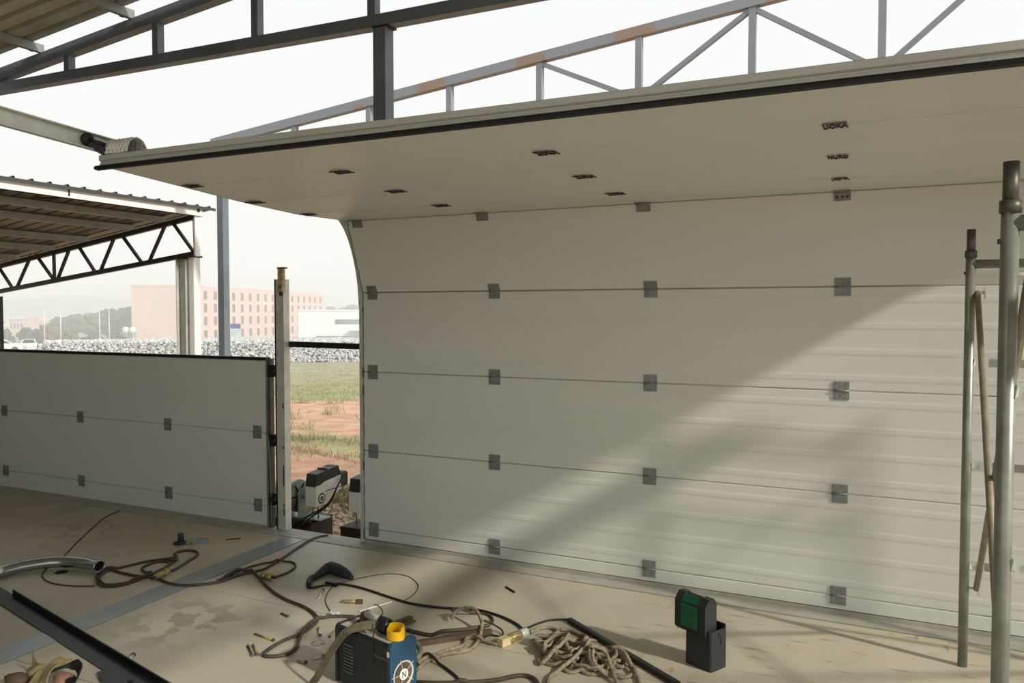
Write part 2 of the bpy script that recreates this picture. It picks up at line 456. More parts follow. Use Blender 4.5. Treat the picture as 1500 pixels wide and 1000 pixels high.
# hills far away
M_hill = mat('hill_green', (92, 108, 100), 0.95, var=0.15, vs=0.02)
mb = MB(); vs = []; fs = []
N = 90
for j, (d, hh) in enumerate(((560, 0), (640, 0.65), (760, 1.0), (900, 0.7), (1100, 0.0))):
    for i in range(N):
        l = -900 + i * 1500 / (N - 1)
        xpx = 750 + l / d * FPX
        h = 16 + 9 * noise.noise(V((l * 0.006, d * 0.004, 3))) + 5 * noise.noise(V((l * 0.02, d * 0.01, 8))) + (6 if l < -370 else 0)
        p = CAM + FW0 * d + RT * l
        vs.append(V((p.x, p.y, -7 + max(h, 3) * hh)))
for j in range(4):
    for i in range(N - 1):
        a = j * N + i; fs.append((a, a + 1, a + 1 + N, a + N))
mb.add(vs, fs, True)
o = link('hills', mb.mesh('hills', M_hill)); tag(o, 'low hazy hills along the horizon', None, kind='structure')

# ------------------------------------------------------------------ steel frame: trusses, columns, purlins, roof
def top_z(X): return 4.073 + 0.1005 * (X + 8.648)     # upper edge of the top chord
X0, XR = -9.05, 1.10
def truss(name, Yc, label, m, mr):
    root = thing(name, label, 'truss', (X0, Yc, 3.76))
    w = 0.10
    tilt = lambda X: 3.765 + max(0, (-3.8 - X)) * 0.011
    mb = MB(); mb.prism([(X0, Yc, tilt(X0)), (-3.8, Yc, tilt(-3.8)), (11.2, Yc, 3.765), (11.2, Yc, 3.865), (-3.8, Yc, tilt(-3.8) + 0.1), (X0, Yc, tilt(X0) + 0.1)], (0, w, 0))
    part('bottom_chord', mb, m, root)
    mb = MB(); mb.prism([(X0 - 0.1, Yc, top_z(X0) - 0.13), (XR, Yc, top_z(XR) - 0.11), (XR, Yc, top_z(XR)), (X0 - 0.1, Yc, top_z(X0) - 0.01)], (0, w, 0))
    part('top_chord', mb, mr, root)
    mb = MB(); mb.prism([(XR, Yc, top_z(XR) - 0.11), (11.2, Yc, 3.93), (11.2, Yc, 4.04), (XR, Yc, top_z(XR))], (0, w, 0))
    part('top_chord', mb, mr, root)
    xs = [-7.60, -6.33, -5.10, -3.86, -2.64, -1.40, -0.15, 1.10]
    xs2 = [2.35, 3.6, 4.85, 6.1, 7.35, 8.6]
    tz = lambda X: (top_z(X) - 0.1) if X <= XR else (top_z(XR) - 0.1 - (X - XR) * 0.1005)
    for X in xs + xs2:
        mb = MB(); mb.box(X - 0.037, X + 0.037, Yc + 0.012, Yc + 0.088, tilt(X) + 0.095, tz(X) + 0.01)
        part('vertical', mb, m, root)
    for a, b in ((-3.86, -2.64), (-1.40, -2.64), (-1.40, -0.15), (1.10, -0.15), (1.10, 2.35), (3.6, 2.35), (3.6, 4.85)):
        mb = MB(); mb.bar((a, Yc + 0.05, tz(a) - 0.02), (b, Yc + 0.05, 3.87), 0.05, 0.055, (0, 1, 0))
        part('diagonal', mb, m, root)
    return root
YN, YF = 1.28, 4.66
truss('roof_truss', YN, 'grey steel roof truss carrying the roof sheets, above the raised door', M_steel, M_steel)
truss('roof_truss', YF, 'grey steel roof truss with rusty patches and diagonals, bare of roof sheets', M_steelp, M_steelrust)
def column(X, Y, top, s, label):
    root = thing('steel_column', label, 'column', (X, Y + s / 2, gz(6)))
    mb = MB(); mb.box(X - s / 2, X + s / 2, Y, Y + s, -0.9, top); part('shaft', mb, M_steel, root)
    mb = MB(); mb.box(X - s / 2 - 0.005, X + s / 2 + 0.03, Y - 0.005, Y + s + 0.005, top - 0.012, top + 0.004); part('cap_plate', mb, M_blackst, root)
    mb = MB(); mb.box(X - 0.14, X + 0.14, Y + s / 2 - 0.14, Y + s / 2 + 0.14, -0.92, -0.89); part('base_plate', mb, M_steel, root)
column(-3.775, YN, 3.768, 0.118, 'square grey steel column under the truss, behind the raised door')
column(-8.98, YF, 3.80, 0.115, 'square grey steel column standing behind the low door')
column(-9.0, YN, 3.80, 0.115, 'square grey steel column at the low end of the roof truss')
column(11.1, YN, 3.77, 0.115, 'square grey steel column at the unroofed end of the roof truss')
column(11.1, YF, 3.77, 0.115, 'square grey steel column at the open end of the bare truss')
column(-3.775, YF, 3.768, 0.118, 'square grey steel column under the bare truss, hidden by the raised door')
# second roofed frame line behind the viewer so the roof has something to stand on
truss('roof_truss', -7.4, 'grey steel roof truss at the added back sheet wall of the hall', M_steel, M_steel)
column(-9.0, -7.4, 3.80, 0.115, 'square grey steel column where the added back and side sheet walls meet')
column(11.1, -7.4, 3.77, 0.115, 'square grey steel column at the high open end of the back truss')
# purlins run along Y on the top chords
PX = [-8.98, -7.97, -6.625, -5.28, -3.93, -2.58, -1.23, 0.12, 1.6, 3.1, 4.6]
def chord_z(X): return top_z(X) if X <= XR else top_z(XR) - (X - XR) * 0.1005
ROOF_XE = 4.70
ORD = ['first', 'second', 'third', 'fourth', 'fifth', 'sixth', 'seventh', 'eighth', 'ninth', 'tenth', 'eleventh']
for k, X in enumerate(PX):
    z = chord_z(X)
    lab = ORD[k] + ' zinc purlin up from the low eave, resting on the truss top chord'
    root = thing('purlin', lab, 'beam', (X, 1.3, z), group='purlins under the sheet roof')
    mb = MB(); mb.box(X - 0.003, X + 0.003, -7.5, 1.315, z - 0.002, z + 0.0825)
    mb.box(X - 0.045, X, -7.5, 1.315, z - 0.002, z + 0.004); mb.box(X - 0.045, X, -7.5, 1.315, z + 0.0765, z + 0.0825)
    mb.box(X - 0.045, X - 0.040, -7.5, 1.315, z, z + 0.02)
    part('web', mb, M_purlin, root)
    mb = MB(); mb.box(X - 0.07, X - 0.045, 1.20, 1.235, z, z + 0.05); part('cleat', mb, M_black, root)
# corrugated sheets, one metre wide each, ribs across the slope
roof = thing('ceiling', 'olive ribbed sheet roof over the deck', None, (0, 0, 4.9), kind='structure')
def sheet(y1, y0, x0, x1, zf, pitch, rib, hgt, m, root, name):
    n = max(1, round((y1 - y0) / pitch)); p = (y1 - y0) / n
    prof = []
    for k in range(n):
        a = y0 + k * p
        prof += [(a, 0), (a + p / 2 - rib, 0), (a + p / 2 - rib * 0.5, hgt), (a + p / 2 + rib * 0.5, hgt), (a + p / 2 + rib, 0)]
    prof.append((y1, 0))
    vs = []; fs = []
    for th in (0, 0.004):
        for X in (x0, x1):
            vs += [V((X, a, zf(X) + h + th)) for a, h in prof]
    k = len(prof)
    for i in range(k - 1):
        fs.append((i, i + 1, k + i + 1, k + i)); fs.append((2 * k + i + 1, 2 * k + i, 3 * k + i, 3 * k + i + 1))
        fs.append((i + 1, i, 2 * k + i, 2 * k + i + 1)); fs.append((k + i, k + i + 1, 3 * k + i + 1, 3 * k + i))
    fs.append((0, k, 3 * k, 2 * k)); fs.append((2 * k - 1, k - 1, 3 * k - 1, 4 * k - 1))
    mb = MB(); mb.add(vs, fs); return part(name, mb, m, root)
rz = lambda X: chord_z(X) + 0.087
y = 1.205
while y > -7.6:
    sheet(y, y - 0.98, -9.35, XR, rz, 0.196, 0.035, 0.035, M_roof, roof, 'roof_sheet')
    sheet(y, y - 0.98, XR, ROOF_XE, rz, 0.196, 0.035, 0.035, M_roof, roof, 'roof_sheet'); y -= 0.98  # unseen sheets past the ridge, added and sized to shade the deck

# unseen sheet walls added behind and left of the viewer to darken the hall
M_wall = mat('wall_sheet', (126, 126, 112), 0.6, 0.0, 0.08, 2)
def sheet_wall(name, a, b, label, zf):
    a, b = V(a), V(b); d = (b - a); L = d.length; d.normalize(); nn = V((-d.y, d.x, 0))
    root = thing(name, label, None, a, kind='structure')
    n = int(L // 1.0)
    for k in range(n):
        s0, s1 = k * L / n, (k + 1) * L / n
        mb = MB(); pts = []
        for q in range(6):
            t = s0 + (s1 - s0) * q / 5; pts.append((t, 0.03 if q % 2 else 0.0))
        for (t0, h0), (t1, h1) in zip(pts[:-1], pts[1:]):
            A = a + d * t0 + nn * h0; B = a + d * t1 + nn * h1
            vs = [A, B, B + V((0, 0, zf(B.x))), A + V((0, 0, zf(A.x)))]
            mb.add(vs + [v + nn * 0.01 for v in vs], [(0, 1, 2, 3), (7, 6, 5, 4), (3, 2, 6, 7), (1, 0, 4, 5)])
        part('wall_sheet', mb, M_wall, root)
sheet_wall('wall_back_shade', (-9.2, -7.75, -0.01), (-4.0, -7.75, -0.01), 'unseen ribbed sheet wall added across the back to darken the hall', lambda X: chord_z(X) - 0.2)
sheet_wall('wall_left_shade', (-9.25, -7.7, -0.01), (-9.25, 0.9, -0.01), 'unseen ribbed sheet wall added along the low side to darken the hall', lambda X: chord_z(X) - 0.2)

# ------------------------------------------------------------------ the canopy next door
YC, XC = 5.42, -10.30
can = thing('canopy_truss', 'black lattice truss of the neighbouring canopy', 'truss', (XC, YC, 2.35))
def cp(x, y): return onY(x, y, YC)
ta, tb = V((-10.316, YC, 3.013)), V((-19.0, YC, 3.013 - 8.684 * 0.1316))
ba, bb = V((-10.328, YC, 2.42)), V((-19.0, YC, 2.42 - 8.672 * 0.109))
mb = MB(); mb.bar(ta, tb, 0.07, 0.075); part('top_chord', mb, M_black, can)
mb = MB(); mb.bar(ba, bb, 0.07, 0.075); part('bottom_chord', mb, M_black, can)
segs = [((0, 780), (85, 910)), ((215, 690), (120, 905)), ((250, 680), (375, 855)), ((375, 655), (380, 850)), ((490, 625), (405, 845)), ((540, 610), (660, 795)),
        ((800, 555), (705, 785)), ((850, 545), (985, 730)), ((1150, 480), (1045, 720)), ((1210, 465), (1350, 660)), ((1355, 400), (1365, 690))]
for (a, b) in segs:
    P = [cp(q[0] / 4.761, 230 + q[1] / 4.761) for q in (a, b)]
    mb = MB(); mb.bar(P[0], P[1], 0.04, 0.045, (0, 1, 0)); part('web_bar', mb, M_black, can)
M_colg = mat('column_paint', (196, 200, 190), 0.5, 0.1)
for i, (xa, xb, tp, lab) in enumerate(((-10.67, -10.45, 2.36, 'grey steel column under the black lattice truss'), (-10.395, -10.265, 2.375, 'pale slender post beside the canopy column'))):
    root = thing('canopy_column', lab, 'column', ((xa + xb) / 2, YC, -0.9))
    mb = MB(); w = xb - xa
    if i == 0:
        mb.box(xa, xa + 0.012, YC - 0.08, YC + 0.08, -0.95, tp); mb.box(xb - 0.012, xb, YC - 0.08, YC + 0.08, -0.95, tp); mb.box(xa, xb, YC - 0.006, YC + 0.006, -0.95, tp)
    else:
        mb.rbox(xa, xb, YC - 0.07, YC + 0.07, -0.95, tp, 0.02)
    part('shaft', mb, M_colg if i == 0 else M_white, root)
    mb = MB(); mb.box(xa - 0.03, xb + 0.01, YC - 0.1, YC + 0.1, tp - 0.02, tp + 0.01); part('cap_plate', mb, M_black, root)
    if i: mb = MB(); mb.box(-10.285, -10.25, YC - 0.05, YC + 0.05, tp, 3.04); part('upper_strip', mb, M_white, root)
p = cp(1, 470)
mb = MB(); mb.box(p.x - 0.05, p.x + 0.02, YC - 0.04, YC + 0.04, -0.95, cp(1, 434).z)
solo('fence_post', mb, M_black, 'thin black post beneath the canopy, left of the low door', 'post')
cz = lambda X: 3.013 + 0.045 + 0.1 + (X - XC) * 0.1316 * 1.0
for k, X in enumerate((-11.045, -11.817, -12.97, -13.90, -14.93, -16.0)):
    z = cz(X) - 0.105
    root = thing('canopy_purlin', ORD[k] + ' grey zinc purlin in from the white eave beam, under the canopy sheets', 'beam', (X, YC, z), group='purlins under the neighbouring canopy')
    mb = MB(); mb.box(X - 0.03, X + 0.03, -4, YC + 0.05, z, z + 0.1); part('web', mb, M_purlin, root)
root = thing('eave_beam', 'white eave beam along the canopy edge with dark wire clips', 'beam', (XC, YC, 3.05))
mb = MB(); mb.box(XC - 0.02, XC + 0.05, -4, YC + 0.12, 3.03, 3.155); mb.box(XC - 0.02, XC + 0.09, -4, YC + 0.12, 3.03, 3.04); part('channel', mb, M_white, root)
mb = MB(); mb.cyl((XC + 0.05, YC + 0.02, 3.12), (XC + 0.06, YC + 0.02, 3.12), 0.03, 10); part('bolt', mb, M_black, root)
q = onY(75, 282, 3.2)
mb = MB(); mb.tube([(XC + 0.06, 3.18, 3.2), (XC + 0.06, 3.18, 3.07), (XC - 0.1, 3.12, 3.03), (XC - 0.35, 3.0, 3.04)], 0.012, 6); part('wire_clip', mb, M_black, root)
M_flash = mat('eave_flashing', (70, 72, 70), 0.5, 0.1)
canr = thing('canopy_roof', 'ribbed grey sheet roof of the neighbouring canopy', 'roof', (XC, YC, 3.1))
mb = MB(); mb.box(XC + 0.098, XC + 0.104, -4.2, YC + 0.34, 3.140, 3.186); part('eave_flashing', mb, M_flash, canr)
y = YC + 0.34
while y > -4:
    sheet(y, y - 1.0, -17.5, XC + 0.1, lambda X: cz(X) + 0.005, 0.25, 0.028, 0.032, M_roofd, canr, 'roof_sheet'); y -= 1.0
# ------------------------------------------------------------------ sectional doors
def panel_mesh(A, B, x0, x1, th=0.04, ribs=True, rh=0.0018):
    # slab whose inner face runs from profile point A to B (y, z); pushed outward by th
    A, B = V((0, A[0], A[1])), V((0, B[0], B[1]))
    s = (B - A); H = s.length; s.normalize()
    n = V((0, s.z, -s.y))                       # outward (away from the room)
    if n.y < 0 and abs(n.y) > 0.5: n = -n
    if n.z < 0 and abs(n.y) <= 0.5: n = -n
    g = 0.0015
    prof = [(g, 0.006), (g + 0.004, 0.0)]
    if ribs and H > 0.3:
        k = H / 4
        for c in (0.5 * k, 1.5 * k, 2.5 * k, 3.5 * k):
            prof += [(c - 0.020, 0.0), (c - 0.009, -rh), (c + 0.009, -rh), (c + 0.020, 0.0)]
    prof += [(H - g - 0.004, 0.0), (H - g, 0.006), (H - g, th), (g, th)]
    poly = [A + s * a + n * b for a, b in prof]
    mb = MB(); mb.prism([V((x0, p.y, p.z)) for p in poly], (x1 - x0, 0, 0)); return mb
def hinge_mesh(P, Q, S, w=0.072, h=0.043):
    # P below, Q seam, S above in (y, z); two leaves that follow the two panels
    mb = MB(); Q = V((0, Q[0], Q[1]))
    for T in (P, S):
        t = (V((0, T[0], T[1])) - Q); t.normalize()
        n = V((0, -t.z, t.y)) if t.z > 0 else V((0, t.z, -t.y))
        if abs(t.z) < 0.5: n = V((0, t.y * 0, -1)); n = (n - t * n.dot(t)).normalized()
        elif n.y > 0: n = -n
        c = Q + t * (h / 2 + 0.001) + n * 0.0032
        mb.obox(c, (w / 2, 0, 0), t * h / 2, n * 0.0018)
        for sx in (-0.022, 0, 0.022):
            for kk in ((0.012, 0.032) if sx else (0.022,)):
                p = Q + t * kk + n * 0.005 + V((sx, 0, 0))
                mb.cyl(p - n * 0.002, p + n * 0.0022, 0.0045, 8)
        last = n
    mb.cyl(Q + V((-w / 2, 0, 0)) + last * 0.006, Q + V((w / 2, 0, 0)) + last * 0.006, 0.0045, 8)
    return mb
DX0, DX1 = -3.010, 0.85
PROF = [(0, 0.024), (0, 0.095), (0, 0.592), (0, 1.090), (0, 1.588), (-0.158, 2.020), (-0.600, 2.010), (-1.010, 2.026), (-1.410, 2.052), (-1.815, 2.078)]
door = thing('sectional_door', 'tall white sectional door half raised, its upper panels folded overhead', 'door', (-1.1, 0, 0))
for i in range(len(PROF) - 1):
    part('panel', panel_mesh(PROF[i], PROF[i + 1], DX0, DX1, ribs=i < 5, rh=0.0015 if i < 4 else 0.0009), M_door, door)
    if 0 < i:
        q = PROF[i]; oy, oz = (0.024, 0) if i < 4 else ((0.018, 0.012) if i < 6 else (0, 0.024))
        mb = MB(); mb.cyl((DX0 + 0.003, q[0] + oy, q[1] + oz), (DX1 - 0.003, q[0] + oy, q[1] + oz), 0.015, 8); part('joint_gasket', mb, M_alu, door)
COLX = [-2.940, -2.086, -1.160, -0.222, 0.765]
for i in (1, 2, 3, 4, 5):
    for X in COLX:
        h = hinge_mesh(PROF[i - 1], PROF[i], PROF[i + 1])
        for v in h.v: v.x += X
        light = (i == 5 and X == COLX[3])
        o = part('hinge', h, M_hinge, door)
        if light:
            o['label'] = 'hinge plate with three holes'
            t = V((0, PROF[5][0] - PROF[4][0], PROF[5][1] - PROF[4][1])).normalized(); nn = V((0, -t.z, t.y))
            for sx in (-0.022, 0, 0.022):
                p = V((X + sx, PROF[5][0], PROF[5][1])) - t * 0.026 + nn * 0.004
                hb = MB(); hb.cyl(p, p + nn * 0.005, 0.0055, 10); link('screw_hole', hb.mesh('screw_hole', M_black, door.location), o)
# lettering printed on the overhead panels
def text_mesh(txt, width, height):
    cu = bpy.data.curves.new('mark', 'FONT'); cu.body = txt; cu.size = 1.0; cu.extrude = 0.004; cu.offset = 0.012
    ob = bpy.data.objects.new('mark', cu); COL.objects.link(ob)
    dg = bpy.context.evaluated_depsgraph_get()
    me = bpy.data.meshes.new_from_object(ob.evaluated_get(dg)); bpy.data.objects.remove(ob)
    xs = [v.co.x for v in me.vertices]; ys = [v.co.y for v in me.vertices]
    kx = width / (max(xs) - min(xs)); ky = height / (max(ys) - min(ys)); cx = (max(xs) + min(xs)) / 2; cy = (max(ys) + min(ys)) / 2
    for v in me.vertices: v.co = V(((v.co.x - cx) * kx, (v.co.y - cy) * ky, v.co.z * 0.4))
    me.materials.clear(); me.materials.append(M_print); return me
marks = {'ZOKA': text_mesh('ZOKA', 0.086, 0.066), 'LIOKA': text_mesh('LIOKA', 0.072, 0.066), 'NURO': text_mesh('NURO', 0.068, 0.064), 'UNETIFL': text_mesh('UNETIFL', 0.066, 0.058)}
for i, row in ((8, 'A'), (7, 'B'), (6, 'C')):
    for j, X in enumerate(COLX[:4]):
        txt = 'ZOKA' if j < 3 else {'A': 'LIOKA', 'B': 'NURO', 'C': 'UNETIFL'}[row]
        Xt = X + (0.03 if j == 3 else 0)
        if j == 3: Xt = {'A': -0.175, 'B': -0.19, 'C': -0.205}[row]
        o = link('printed_mark', marks[txt], door); o['label'] = 'dark lettering ' + txt
        # reads from below: letter tops point towards the room (-Y), face down
        sl = math.atan2(PROF[i + 1][1] - PROF[i][1], -(PROF[i + 1][0] - PROF[i][0]))
        o.matrix_local = Matrix.Translation(V((Xt, PROF[i][0], PROF[i][1] - 0.004)) - door.location) @ Matrix(((1, 0, 0, 0), (0, -1, 0, 0), (0, 0, -1, 0), (0, 0, 0, 1)))
        if j < 3:
            # dark zinc strap under the lettering
            mb = MB(); mb.box(Xt - 0.04, Xt + 0.04, PROF[i][0] - 0.010, PROF[i][0] + 0.006, PROF[i][1] - 0.0035, PROF[i][1] + 0.001)
            part('hinge', mb, M_tubed, door)
        elif row == 'A':
            mb = MB(); mb.box(Xt - 0.035, Xt + 0.035, PROF[i][0] - 0.030, PROF[i][0] + 0.026, PROF[i][1] - 0.0035, PROF[i][1] + 0.001)
            part('hinge', mb, M_hinge, door)
# aluminium bottom rail of the raised leaf, with grooves, and its rubber seal
y0, z0 = PROF[-1]
rail = [(y0 + 0.02, z0 - 0.004), (y0 - 0.006, z0 - 0.004), (y0 - 0.010, z0 + 0.002), (y0 - 0.010, z0 + 0.012), (y0 - 0.005, z0 + 0.015), (y0 - 0.005, z0 + 0.019), (y0 - 0.014, z0 + 0.024),
        (y0 - 0.014, z0 + 0.044), (y0 - 0.006, z0 + 0.048), (y0 + 0.004, z0 + 0.050), (y0 + 0.02, z0 + 0.050)]
mb = MB(); mb.prism([V((DX0 - 0.012, a, b)) for a, b in rail], (DX1 - DX0 + 0.024, 0, 0)); part('bottom_rail', mb, M_alu, door)
seal = [(y0 - 0.002, z0 - 0.003), (y0 - 0.020, z0 + 0.002), (y0 - 0.026, z0 - 0.006), (y0 - 0.022, z0 - 0.014), (y0 - 0.004, z0 - 0.016)]
mb = MB(); mb.prism([V((DX0 - 0.030, a, b)) for a, b in seal], (DX1 - DX0 + 0.06, 0, 0)); part('bottom_seal', mb, M_rub, door)
# sill rail at the foot of the hanging part
mb = MB(); mb.box(DX0, DX1, -0.006, 0.045, 0.004, 0.024); part('foot_rail', mb, M_sill, door)
# end stiles along the left edge
for i in range(len(PROF) - 1):
    mb = panel_mesh(PROF[i], PROF[i + 1], DX0 - 0.006, DX0 + 0.002, 0.042, False); part('end_cap', mb, M_galv, door)
# ribbed corner bracket and roller at the raised corner
mb = MB(); seg = 10; vs = []; fs = []
for ix, X in enumerate([-3.0 + 0.012 * k for k in range(13)]):
    for k in range(seg + 1):
        a = math.pi * k / seg
        rr = 0.036 + (0.0035 if (ix + k) % 2 else -0.002)
        vs.append(V((X, -1.775 - rr * math.cos(a) * 1.35, 2.128 + rr * 1.75 * math.sin(a))))
for ix in range(12):
    for k in range(seg):
        a = ix * (seg + 1) + k; fs.append((a, a + 1, a + seg + 2, a + seg + 1))
nv = len(vs)
vs2 = [v + (V((v.x, -1.775, 2.128)) - v) * 0.06 for v in vs]; fs2 = [tuple(i + nv for i in f)[::-1] for f in fs]
mb.add(vs + vs2, fs + fs2)
part('corner_bracket', mb, M_galvl, door)
mb = MB(); mb.tube([(-2.856, -1.775 - 0.05 * math.cos(math.pi * k / 14), 2.128 + 0.064 * math.sin(math.pi * k / 14)) for k in range(15)], 0.0025, 6); part('bracket_rim', mb, M_white, door)
mb = MB(); mb.lathe([(0.008, -0.02), (0.026, -0.018), (0.026, 0.0), (0.018, 0.002), (0.016, -0.001), (0.008, 0.003)], (-3.028, -1.87, 2.182), (1, 0, 0), 18); part('roller', mb, M_black, door)
mb = MB(); mb.cyl((-3.03, -1.87, 2.182), (-2.99, -1.82, 2.165), 0.009, 8); mb.bar((-3.035, -1.86, 2.17), (-2.995, -1.80, 2.13), 0.03, 0.03); part('roller_arm', mb, M_blackst, door)
for zz in (1.50, 1.09, 0.98, 0.50, 0.06):
    mb = MB(); mb.box(-3.024, -3.004, 0.004, 0.03, zz - 0.035, zz + 0.025); mb.cyl((-3.04, 0.02, zz), (-3.01, 0.02, zz), 0.012, 10); part('roller_holder', mb, M_blackst, door)

# tracks: C channels swept along the door's path
def track_path(X):
    pts = [V((X, 0.035, 0.004)), V((X, 0.035, 1.50)), V((X, 0.020, 1.66)), V((X, -0.028, 1.83)), V((X, -0.10, 1.97)), V((X, -0.20, 2.065)), V((X, -0.33, 2.105))]
    c = sm(pts[1:], 6)
    return [pts[0]] + c + [V((X, -1.0, 2.125)), V((X, -1.83, 2.176)), V((X, -3.3, 2.268))]
def sweep_channel(path, w, h, th, open_dir, m, name, root):
    # channel section: web away from open_dir, two flanges
    vs = []; fs = []; n = len(path); o = open_dir
    sec = [(-w / 2 * o, -h / 2), (w / 2 * o, -h / 2), (w / 2 * o, -h / 2 + th), (-w / 2 * o + th * o, -h / 2 + th), (-w / 2 * o + th * o, h / 2 - th), (w / 2 * o, h / 2 - th), (w / 2 * o, h / 2), (-w / 2 * o, h / 2)]
    for i, p in enumerate(path):
        t = (path[min(i + 1, n - 1)] - path[max(i - 1, 0)]).normalized()
        nn = V((1, 0, 0)).cross(t).normalized()
        for a, b in sec: vs.append(p + V((a, 0, 0)) + nn * b)
    k = len(sec)
    for i in range(n - 1):
        for j in range(k):
            j2 = (j + 1) % k; fs.append((i * k + j, i * k + j2, (i + 1) * k + j2, (i + 1) * k + j))
    fs += [tuple(range(k))[::-1], tuple((n - 1) * k + j for j in range(k))]
    mb = MB(); mb.add(vs, fs); return part(name, mb, m, root)
def door_track(X, od, label):
    root = thing('door_track', label, 'track', (X, 0.035, 0.004))
    p = track_path(X)
    cut = [i for i, q in enumerate(p) if q.z < 1.505][-1]
    sweep_channel(p[:cut + 1], 0.030, 0.060, 0.004, od, M_galvl, 'upright_channel', root)
    sweep_channel(p[cut:], 0.030, 0.068, 0.004, od, M_galvl, 'curved_channel', root)
    mb = MB(); mb.box(X - 0.014, X + 0.014, 0.066, 0.085, 0.004, 1.60); part('wall_angle', mb, M_galv, root)
    mb = MB(); mb.bar((X, -2.75, 2.26), (X, -2.75, top_z(X) + 0.0), 0.03, 0.03); part('hanger', mb, M_galv, root)
    return root
door_track(-3.033, 1, 'bright C-channel track running up and over at the left edge of the tall door')
door_track(0.875, -1, 'C-channel track at the far edge of the tall door, beside the scaffold')

# the low door to the left: two panels and a foot strip so far
LD0, LD1 = -8.4, -3.815
LP = [(0, 0.012), (0, 0.151), (0, 0.651), (0, 1.142)]
ld = thing('sectional_door', 'low white sectional door of only two panels, with a black seal on top', 'door', (-6, 0, 0))
for i in range(3): part('panel', panel_mesh(LP[i], LP[i + 1], LD0, LD1, ribs=False), M_door, ld)
for i in (1, 2):
    for X in (-3.895, -4.748, -5.700, -6.641, -7.55):
        h = hinge_mesh(LP[i - 1], LP[i], LP[i + 1])
        for v in h.v: v.x += X
        part('hinge', h, M_hinge, ld)
for q in LP[1:3]:
    mb = MB(); mb.cyl((LD0 + 0.003, 0.024, q[1]), (LD1 - 0.003, 0.024, q[1]), 0.015, 8); part('joint_gasket', mb, M_alu, ld)
mb = MB(); mb.box(LD0, LD1, -0.004, 0.042, 1.142, 1.160); part('top_seal', mb, M_rub, ld)
mb = MB(); mb.box(LD1, LD1 + 0.012, -0.004, 0.044, 0.004, 1.150); part('end_cap', mb, M_galv, ld)
mb = MB(); mb.box(LD1 + 0.012, LD1 + 0.03, 0.004, 0.044, 0.004, 1.152); part('end_stile', mb, M_tubed, ld)
mb = MB(); mb.box(LD0, LD1, -0.003, 0.042, 0.004, 0.014); part('foot_rail', mb, M_sill, ld)
for zz in (1.07, 0.60, 0.20):
    mb = MB(); mb.box(LD1 + 0.012, LD1 + 0.06, 0.0, 0.03, zz - 0.04, zz + 0.04); mb.cyl((LD1 + 0.03, 0.012, zz), (LD1 + 0.085, 0.012, zz), 0.022, 12); part('roller', mb, M_black, ld)
mb = MB(); mb.tube(sm([(LD1 - 0.01, -0.006, 0.64), (LD1 + 0.02, -0.02, 0.645), (LD1 + 0.028, -0.01, 0.58), (LD1 + 0.03, 0.0, 0.3), (LD1 + 0.035, 0.0, 0.02)], 5), 0.003, 6); part('cable', mb, M_galv, ld)
# its track post with slots and bracket
root = thing('track_post', 'pale slotted steel track post at the end of the low door, wooden bracket on top', 'post', (-3.70, 0.02, 0.004))
mb = MB(); xa, xb = -3.735, -3.655
mb.box(xa + 0.014, xb, -0.002, 0.003, 0.004, 1.684); mb.box(xb - 0.004, xb, 0.003, 0.055, 0.004, 1.684); mb.box(xa + 0.014, xa + 0.018, 0.003, 0.055, 0.004, 1.684)
part('channel', mb, M_galvl, root)
mb = MB(); mb.box(xa, xa + 0.014, 0.0, 0.05, 0.004, 1.684); part('dark_edge', mb, M_blackst, root)
for zz, hh in ((0.10, 0.05), (0.30, 0.14), (0.82, 0.04), (0.55, 0.02), (0.16, 0.02)):
    mb = MB(); mb.rbox(-3.672, -3.664, -0.0035, -0.0018, zz, zz + hh, 0.003, 'y'); part('slot', mb, M_blackst, root)
mb = MB(); mb.box(-3.678, -3.638, -0.03, -0.003, 1.60, 1.755); br = part('bracket', mb, M_wood, root)
for zz in (1.63, 1.68, 1.72):
    mb = MB(); mb.cyl((-3.658, -0.032, zz), (-3.658, -0.028, zz), 0.006 if zz < 1.65 else 0.003, 8); link('bolt', mb.mesh('bolt', M_black, root.location), br)
mb = MB(); mb.box(-3.68, -3.62, -0.033, 0.0, 1.752, 1.762); part('bracket_cap', mb, M_black, root)
mb = MB(); mb.cyl((-3.665, -0.015, 1.575), (-3.665, -0.015, 1.605), 0.012, 8); part('bolt', mb, M_black, root)
mb = MB(); mb.bar((-3.725, 0.062, 1.252), (-3.075, 0.062, 1.246), 0.035, 0.037)
bar = solo('tie_bar', mb, M_black, 'black steel bar bridging the gap between the two doors', 'bar')

